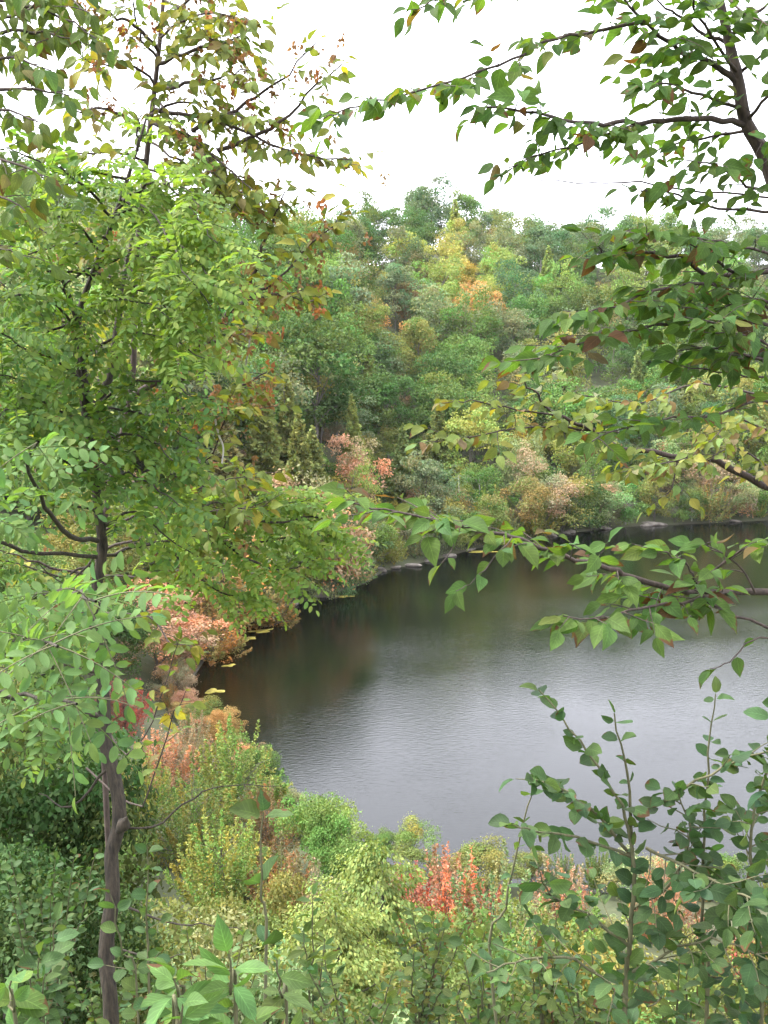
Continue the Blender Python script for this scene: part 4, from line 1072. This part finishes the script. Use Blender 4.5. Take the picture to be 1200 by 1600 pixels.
# the 24 largest feathery leaves get every leaflet as a piece of its own; the rest are one leaf each
for f in FRONDS:
    x, y, dpt = proj(f['path'][3]); f['s'] = (f['leaf'][0][3] / dpt) if (-30 < x < 1230 and -30 < y < 1630) else -1
FRONDS.sort(key=lambda f: -f['s'])
tm = LT['leaflet']
white = [mesh_from('leaflet', t[0], t[1], M_LEAFLET, lc=np.ones((len(t[0]), 4)) * np.array([1, 1, 1, 0]), uv=t[2], smooth=True) for t in tm]
print('fronds', len(FRONDS))
for q, f in enumerate(FRONDS[:290]):
    V, F = tube(f['path'], .0018, .0008, 4)
    T = np.array([l_[0] for l_ in f['leaf']]); Rm = frames(np.array([l_[1] for l_ in f['leaf']]), np.array([l_[2] for l_ in f['leaf']]), np.array([l_[3] for l_ in f['leaf']]))
    C = np.array([l_[4] for l_ in f['leaf']])
    p0 = f['path'][0]
    if q < 26:
        st = new_obj('leaf', mesh_from('leaf_stalk', V - p0, F, M_STEM), L1.root, loc=p0 - L1.base)
        for k in range(len(T)):
            o = bpy.data.objects.new('leaflet', random.choice(white)); COL.objects.link(o); o.parent = st
            m = Matrix.Identity(4)
            for a in range(3):
                for b_ in range(3): m[a][b_] = Rm[k][a, b_]
                m[a][3] = T[k, a] - p0[a]
            o.matrix_basis = m; o.color = (*C[k], 1)
    else:
        V2, F2, U2, C2 = spread(tm[q % len(tm)], Rm, T - p0, np.concatenate([C, rng.random((len(C), 1))], 1))
        VV, FF = np.vstack([V2, V - p0]), np.vstack([F2, F + len(V2)])
        UU = np.vstack([U2, np.zeros((len(V), 2))]); CC = np.vstack([C2, np.tile([.09, .13, .04, 0], (len(V), 1))])
        new_obj('leaf', mesh_from('feathery_leaf', VV, FF, M_LEAFLET, lc=CC, uv=UU, smooth=True), L1.root, loc=p0 - L1.base, color=(1, 1, 1))
if len(FRONDS) > 290:
    VV, FF, UU, CC, off = [], [], [], [], 0
    for f in FRONDS[290:]:
        T = np.array([l_[0] for l_ in f['leaf']]); Rm = frames(np.array([l_[1] for l_ in f['leaf']]), np.array([l_[2] for l_ in f['leaf']]), np.array([l_[3] for l_ in f['leaf']])); C = np.array([l_[4] for l_ in f['leaf']])
        V2, F2, U2, C2 = spread(tm[0], Rm, T - L1.base, np.concatenate([C, rng.random((len(C), 1))], 1))
        VV.append(V2); FF.append(F2 + off); UU.append(U2); CC.append(C2); off += len(V2)
    o = new_obj('foliage', mesh_from('foliage', np.vstack(VV), np.vstack(FF), M_LEAFLET, lc=np.vstack(CC), uv=np.vstack(UU), smooth=True), L1.root, color=(1, 1, 1)); o['kind'] = 'stuff'

# ---- left: olive-leaved tree with brown hanging seed clusters
gb = ground_under(176, 1700, 5.8)
L2 = Plant('seeding_tree', 'olive leaved tree with brown seed clusters behind the locust', 'tree', gb, 'olive', M_OLIVE)
cO = colf((.135, .17, .042), .22, [(.18, .19, .045), (.25, .24, .05), (.1, .15, .04), (.14, .12, .045)], .4)
tp = catmull(np.vstack([[gb - np.array([0, 0, .15])], PL([(172, 1400), (158, 1100), (152, 900), (175, 750), (206, 600), (212, 420), (232, 220), (248, 80), (262, -80), (280, -300)], 5.8, 5.2)]), 5)
L2.part('trunk', tube(tp, 0, 0, 9, .1, rad=np.interp(np.linspace(0, 1, len(tp)), [0, .4, .7, 1], [.016, .016, .015, .007])))
SEEDS = []
def ob(pts, d0=5.5, d1=5.0, r0=.012, r1=.003, start=.1, tw=.042, tl=.27, sz=.08, seeds=1.0, droop=.6):
    b = L2.branch(PL(pts, d0, d1), r0, r1, jit=.006)
    L2.spray(b, start, tw, tl, .05, sz, cO, droop, vert=.35)
    L = len(b)
    for _ in range(int(seeds * 9)):
        q = b[random.randint(int(L * .35), L - 1)] + rng.normal(size=3) * np.array([.09, .09, .06]); SEEDS.append(q)
ob([(235, 190), (290, 210), (340, 250), (400, 300)], 5.3, 4.9)
ob([(238, 170), (300, 180), (380, 205), (460, 240), (550, 250)], 5.3, 4.8, seeds=1.6)
ob([(245, 100), (300, 80), (350, 65), (380, 50)], 5.3, 4.9, seeds=1.6)
ob([(248, 80), (210, 40), (170, 20), (130, -10)], 5.3, 4.9)
ob([(252, 30), (300, 0), (340, -30)], 5.3, 5.0)
ob([(240, 140), (290, 130), (340, 120), (390, 110)], 5.3, 4.8, seeds=1.5)
ob([(300, 205), (370, 170), (430, 130), (500, 60)], 5.1, 4.8, tw=.09, tl=.14)
ob([(340, 235), (420, 200), (480, 150), (535, 100)], 5.1, 4.8, tw=.08, tl=.15)
ob([(215, 400), (280, 330), (350, 300), (420, 310)], 5.4, 4.9, seeds=1.5)
ob([(232, 215), (190, 180), (150, 170), (110, 180)], 5.3, 4.9)
ob([(205, 620), (270, 580), (330, 510), (382, 470), (400, 420), (425, 350), (445, 300)], 5.5, 4.9, .02, .003, start=.35, seeds=2.2)
ob([(385, 468), (430, 440), (470, 400), (535, 330)], 5.1, 4.8, .008, seeds=2.2)
ob([(382, 470), (420, 460), (460, 465), (490, 470)], 5.1, 4.8, .005, seeds=1.4)
ob([(200, 660), (260, 640), (300, 560), (350, 530), (400, 520)], 5.5, 4.9, .02, .003, start=.35, seeds=3)
ob([(235, 655), (300, 630), (360, 610), (420, 580)], 5.4, 4.9, .009, seeds=3)
ob([(190, 700), (250, 690), (310, 650), (400, 640)], 5.5, 4.9, .008, start=.4, seeds=2)
ob([(170, 780), (240, 740), (320, 720), (350, 660), (365, 640)], 5.6, 4.9, .008, .002, start=.4, seeds=.3)
ob([(160, 830), (250, 790), (320, 760), (400, 740)], 5.6, 4.8, .008, .002, start=.3, seeds=.5)
ob([(160, 860), (240, 830), (320, 800), (420, 790)], 5.6, 4.8, .008, .002, start=.3, seeds=1)
ob([(150, 900), (220, 900), (280, 890), (330, 850)], 5.6, 5.0, .007, .002, start=.3, seeds=.3)
ob([(145, 960), (230, 960), (260, 1000), (300, 1010)], 5.6, 5.0, .007, .002, start=.3, tw=.14, seeds=0)
ob([(140, 1100), (200, 1180), (250, 1100), (280, 1000)], 5.6, 5.0, .006, .002, start=.4, tw=.16, seeds=0)
ob([(135, 1200), (220, 1260), (260, 1150), (290, 1080)], 5.6, 5.0, .006, .002, start=.5, tw=.2, tl=.12, seeds=0)
ob([(212, 430), (150, 380), (90, 370), (30, 330)], 5.4, 5.2, .01, .003)
ob([(206, 600), (130, 520), (60, 490), (0, 440)], 5.4, 5.2, .01, .003)
ob([(185, 740), (100, 680), (40, 670), (-20, 640)], 5.5, 5.3, .01, .003)
ob([(140, 900), (60, 880), (0, 860)], 5.6, 5.4, .01, .003, seeds=.3)
for pts in [[(240, 130), (200, 100), (160, 100), (120, 90)], [(250, 60), (290, 30), (350, 20), (390, 30)], [(236, 180), (290, 160), (350, 180), (420, 190)], [(232, 220), (280, 250), (340, 290), (390, 350)],
            [(228, 250), (180, 240), (130, 240), (80, 230)], [(246, 90), (220, 60), (210, 10), (200, -30)], [(255, 0), (310, 30), (330, 60), (350, 90)], [(240, 150), (270, 190), (310, 230), (330, 270)]]:
    ob(pts, 5.3, 4.9, .008, .002, seeds=1.2)
L2.branch(PL([(378, 440), (388, 490), (390, 530), (384, 570)], 5.1, 5.3), .006, .004, mat=M_PALE); L2.branch(PL([(336, 655), (342, 680), (349, 700), (346, 730)], 5.0, 5.0), .006, .004, mat=M_PALE)
print('L2', L2.finish())
SB = leaf_template(OV, .7, .5, .5, .3, .02)
for k, p in enumerate(SEEDS[:280]):
    n = random.randint(6, 10)
    T = rng.normal(size=(n, 3)) * np.array([.011, .011, .008]) - np.array([0, 0, 1]) * np.linspace(0, .035, n)[:, None]
    D = rng.normal(size=(n, 3)) * .5 - np.array([0, 0, .8]); N = rng.normal(size=(n, 3)); S = rng.uniform(.018, .03, n)
    base = random.choice([(.22, .125, .06), (.2, .14, .065), (.28, .12, .055), (.17, .105, .05)])
    C = np.array(base)[None] * rng.uniform(.75, 1.25, (n, 1)); C = np.concatenate([C, rng.random((n, 1))], 1)
    V, F, U, CC = spread(SB, frames(D, N, S), T, C)
    new_obj('seed_cluster', mesh_from('seed_cluster', V, F, M_SEED, lc=CC, uv=U, smooth=True), L2.root, loc=p - L2.base, color=(1, 1, 1))

# ---- left: dark drooping leaves in the top corner
gb = ground_under(-160, 1300, 3.6)
L3 = Plant('corner_tree', 'tree with dark drooping leaves in the top left corner', 'tree', gb, 'corner', M_BROAD)
cD = colf((.085, .13, .032), .22, [(.12, .15, .04), (.13, .12, .04)], .25)
tp = catmull(np.vstack([[gb - np.array([0, 0, .15])], PL([(-150, 900), (-130, 500), (-110, 200), (-80, -50), (-40, -300)], 3.6, 3.6)]), 4)
L3.part('trunk', tube(tp, .06, .02, 8, .1))
for pts in [[(-100, 60), (-30, 40), (30, 20), (80, -10)], [(-85, -20), (0, -40), (80, -20), (140, 20)], [(-112, 200), (-40, 110), (20, 90), (80, 110)], [(-110, 160), (-20, 60), (50, 50), (110, 60)],
            [(-115, 230), (-60, 180), (0, 170), (60, 190)], [(-116, 250), (-50, 240), (10, 250), (70, 280)], [(-80, -60), (20, -60), (120, -50), (200, -30)], [(-115, 260), (-70, 290), (-10, 300), (40, 330)], [(-118, 300), (-80, 360), (-30, 380), (20, 390)], [(-112, 190), (-40, 140), (40, 140), (110, 150)], [(-90, 20), (0, 0), (80, 20), (150, 60)]]:
    b = L3.branch(PL(pts, 3.6, 3.3), .01, .002, jit=.004); L3.spray(b, .1, .07, .2, .042, .068, cD, 1.1, nup=.3)
print('L3', L3.finish())

# ---- saplings and low leafy stems at the bottom
def sapling(px, top, dep, label, kind, mat, c, size, spc, nst=1, opp=True, lean=30, stemmat=M_STEM, nup=.6, droop=.2, bottom=1700):
    gb = ground_under(px, bottom, dep)
    S_ = Plant('sapling', label, 'sapling', gb, kind, mat, 'young leafy stems at the foot of the view', bark=stemmat, maxobj=120)
    for k in range(nst):
        ex = px + random.uniform(-lean, lean); ey = top + (random.uniform(0, 90) if k else 0)
        pts = np.vstack([[gb + np.array([random.uniform(-.05, .05), 0, -.05])], PL([(px + (ex - px) * .3 + random.uniform(-8, 8), bottom - (bottom - ey) * .4, dep), (px + (ex - px) * .65, bottom - (bottom - ey) * .7, dep * .98), (ex, ey, dep * .95)])])
        b = S_.branch(pts, .006, .0018, jit=.003)
        S_.along(b, spc, size, c, droop, nup, opp, start=.2)
        if nst > 1: S_.spray(b, .25, .10, .16, spc, size * .9, c, droop, vert=.4, end=.85, nup=nup)
    S_.finish()
cC = colf((.09, .165, .045), .18); cG = colf((.08, .135, .042), .22, [(.11, .15, .04)], .3); cK = colf((.058, .105, .036), .2); cV = colf((.10, .155, .055), .2, [(.15, .17, .05)], .3)
sapling(370, 1490, 2.0, 'sapling with big pointed light green leaves at bottom, left of centre', 'cherry', M_SHRUB, cC, .085, .05, 1)
sapling(300, 1530, 2.0, 'second pointed leaf sapling beside the tallest big leaved one', 'cherry', M_SHRUB, cC, .082, .05, 1)
sapling(265, 1570, 1.9, 'lowest pointed leaf sapling at the bottom edge', 'cherry', M_SHRUB, cC, .08, .05, 1)
sapling(455, 1500, 2.4, 'sapling with long pale leaves right of the big pointed leaves', 'cherry', M_SHRUB, cG, .08, .06, 1)
sapling(20, 1530, 2.2, 'sapling with broad leaves at the bottom left corner', 'shrub', M_SHRUB, cC, .075, .06, 1)
sapling(60, 1440, 3.2, 'dark leaved stem at left below the locust sprays', 'shrub', M_SHRUB, cK, .065, .06, 3)
sapling(230, 1320, 3.4, 'leafy stem leaning right of the slender trunk', 'shrub', M_SHRUB, cK, .062, .08, 2, lean=60)
sapling(405, 1270, 2.6, 'thin stem topped by one dark upright leaf pair', 'shrub', M_SHRUB, cK, .07, .22, 1, lean=10, opp=True, droop=-.3)
sapling(490, 1400, 4.2, 'slim stem with narrow leaves before the cedars', 'cherry', M_SHRUB, cG, .07, .07, 3, lean=40)
sapling(560, 1500, 3.8, 'low leafy stem at bottom centre', 'shrub', M_SHRUB, cG, .042, .042, 6, lean=90)
sapling(640, 1450, 4.2, 'leafy stem at bottom, right of centre', 'shrub', M_SHRUB, cV, .042, .042, 6, lean=90)
sapling(700, 1420, 4.6, 'leafy stem below the coral red tree', 'shrub', M_SHRUB, cG, .042, .042, 6, lean=90)
sapling(760, 1480, 3.6, 'darker leafy stem left of the big shrub', 'shrub', M_SHRUB, cG, .042, .042, 6, lean=90)
sapling(850, 1430, 4.4, 'yellowish leafy stem directly left of the big shrub', 'shrub', M_SHRUB, cV, .042, .042, 7, lean=70)
sapling(930, 1480, 4.0, 'leafy stem behind the main stem of the big shrub', 'shrub', M_SHRUB, cG, .042, .042, 6, lean=90)
sapling(1060, 1460, 4.2, 'leafy stem behind the right half of the big shrub', 'shrub', M_SHRUB, cG, .042, .042, 6, lean=90)
sapling(160, 1500, 5.6, 'dim leafy stem at the foot of the slender trunk', 'shrub', M_SHRUB, cG, .05, .05, 7, lean=80)
sapling(330, 1450, 5.2, 'pale leafy stem behind the big pointed leaves', 'shrub', M_SHRUB, cV, .045, .05, 7, lean=80)
sapling(80, 1330, 5.4, 'dim leafy stem left of the slender trunk', 'shrub', M_SHRUB, cK, .05, .05, 7, lean=80)
print('objects', len(bpy.data.objects), 'hill', len(hill), 'shrubs', len(made))
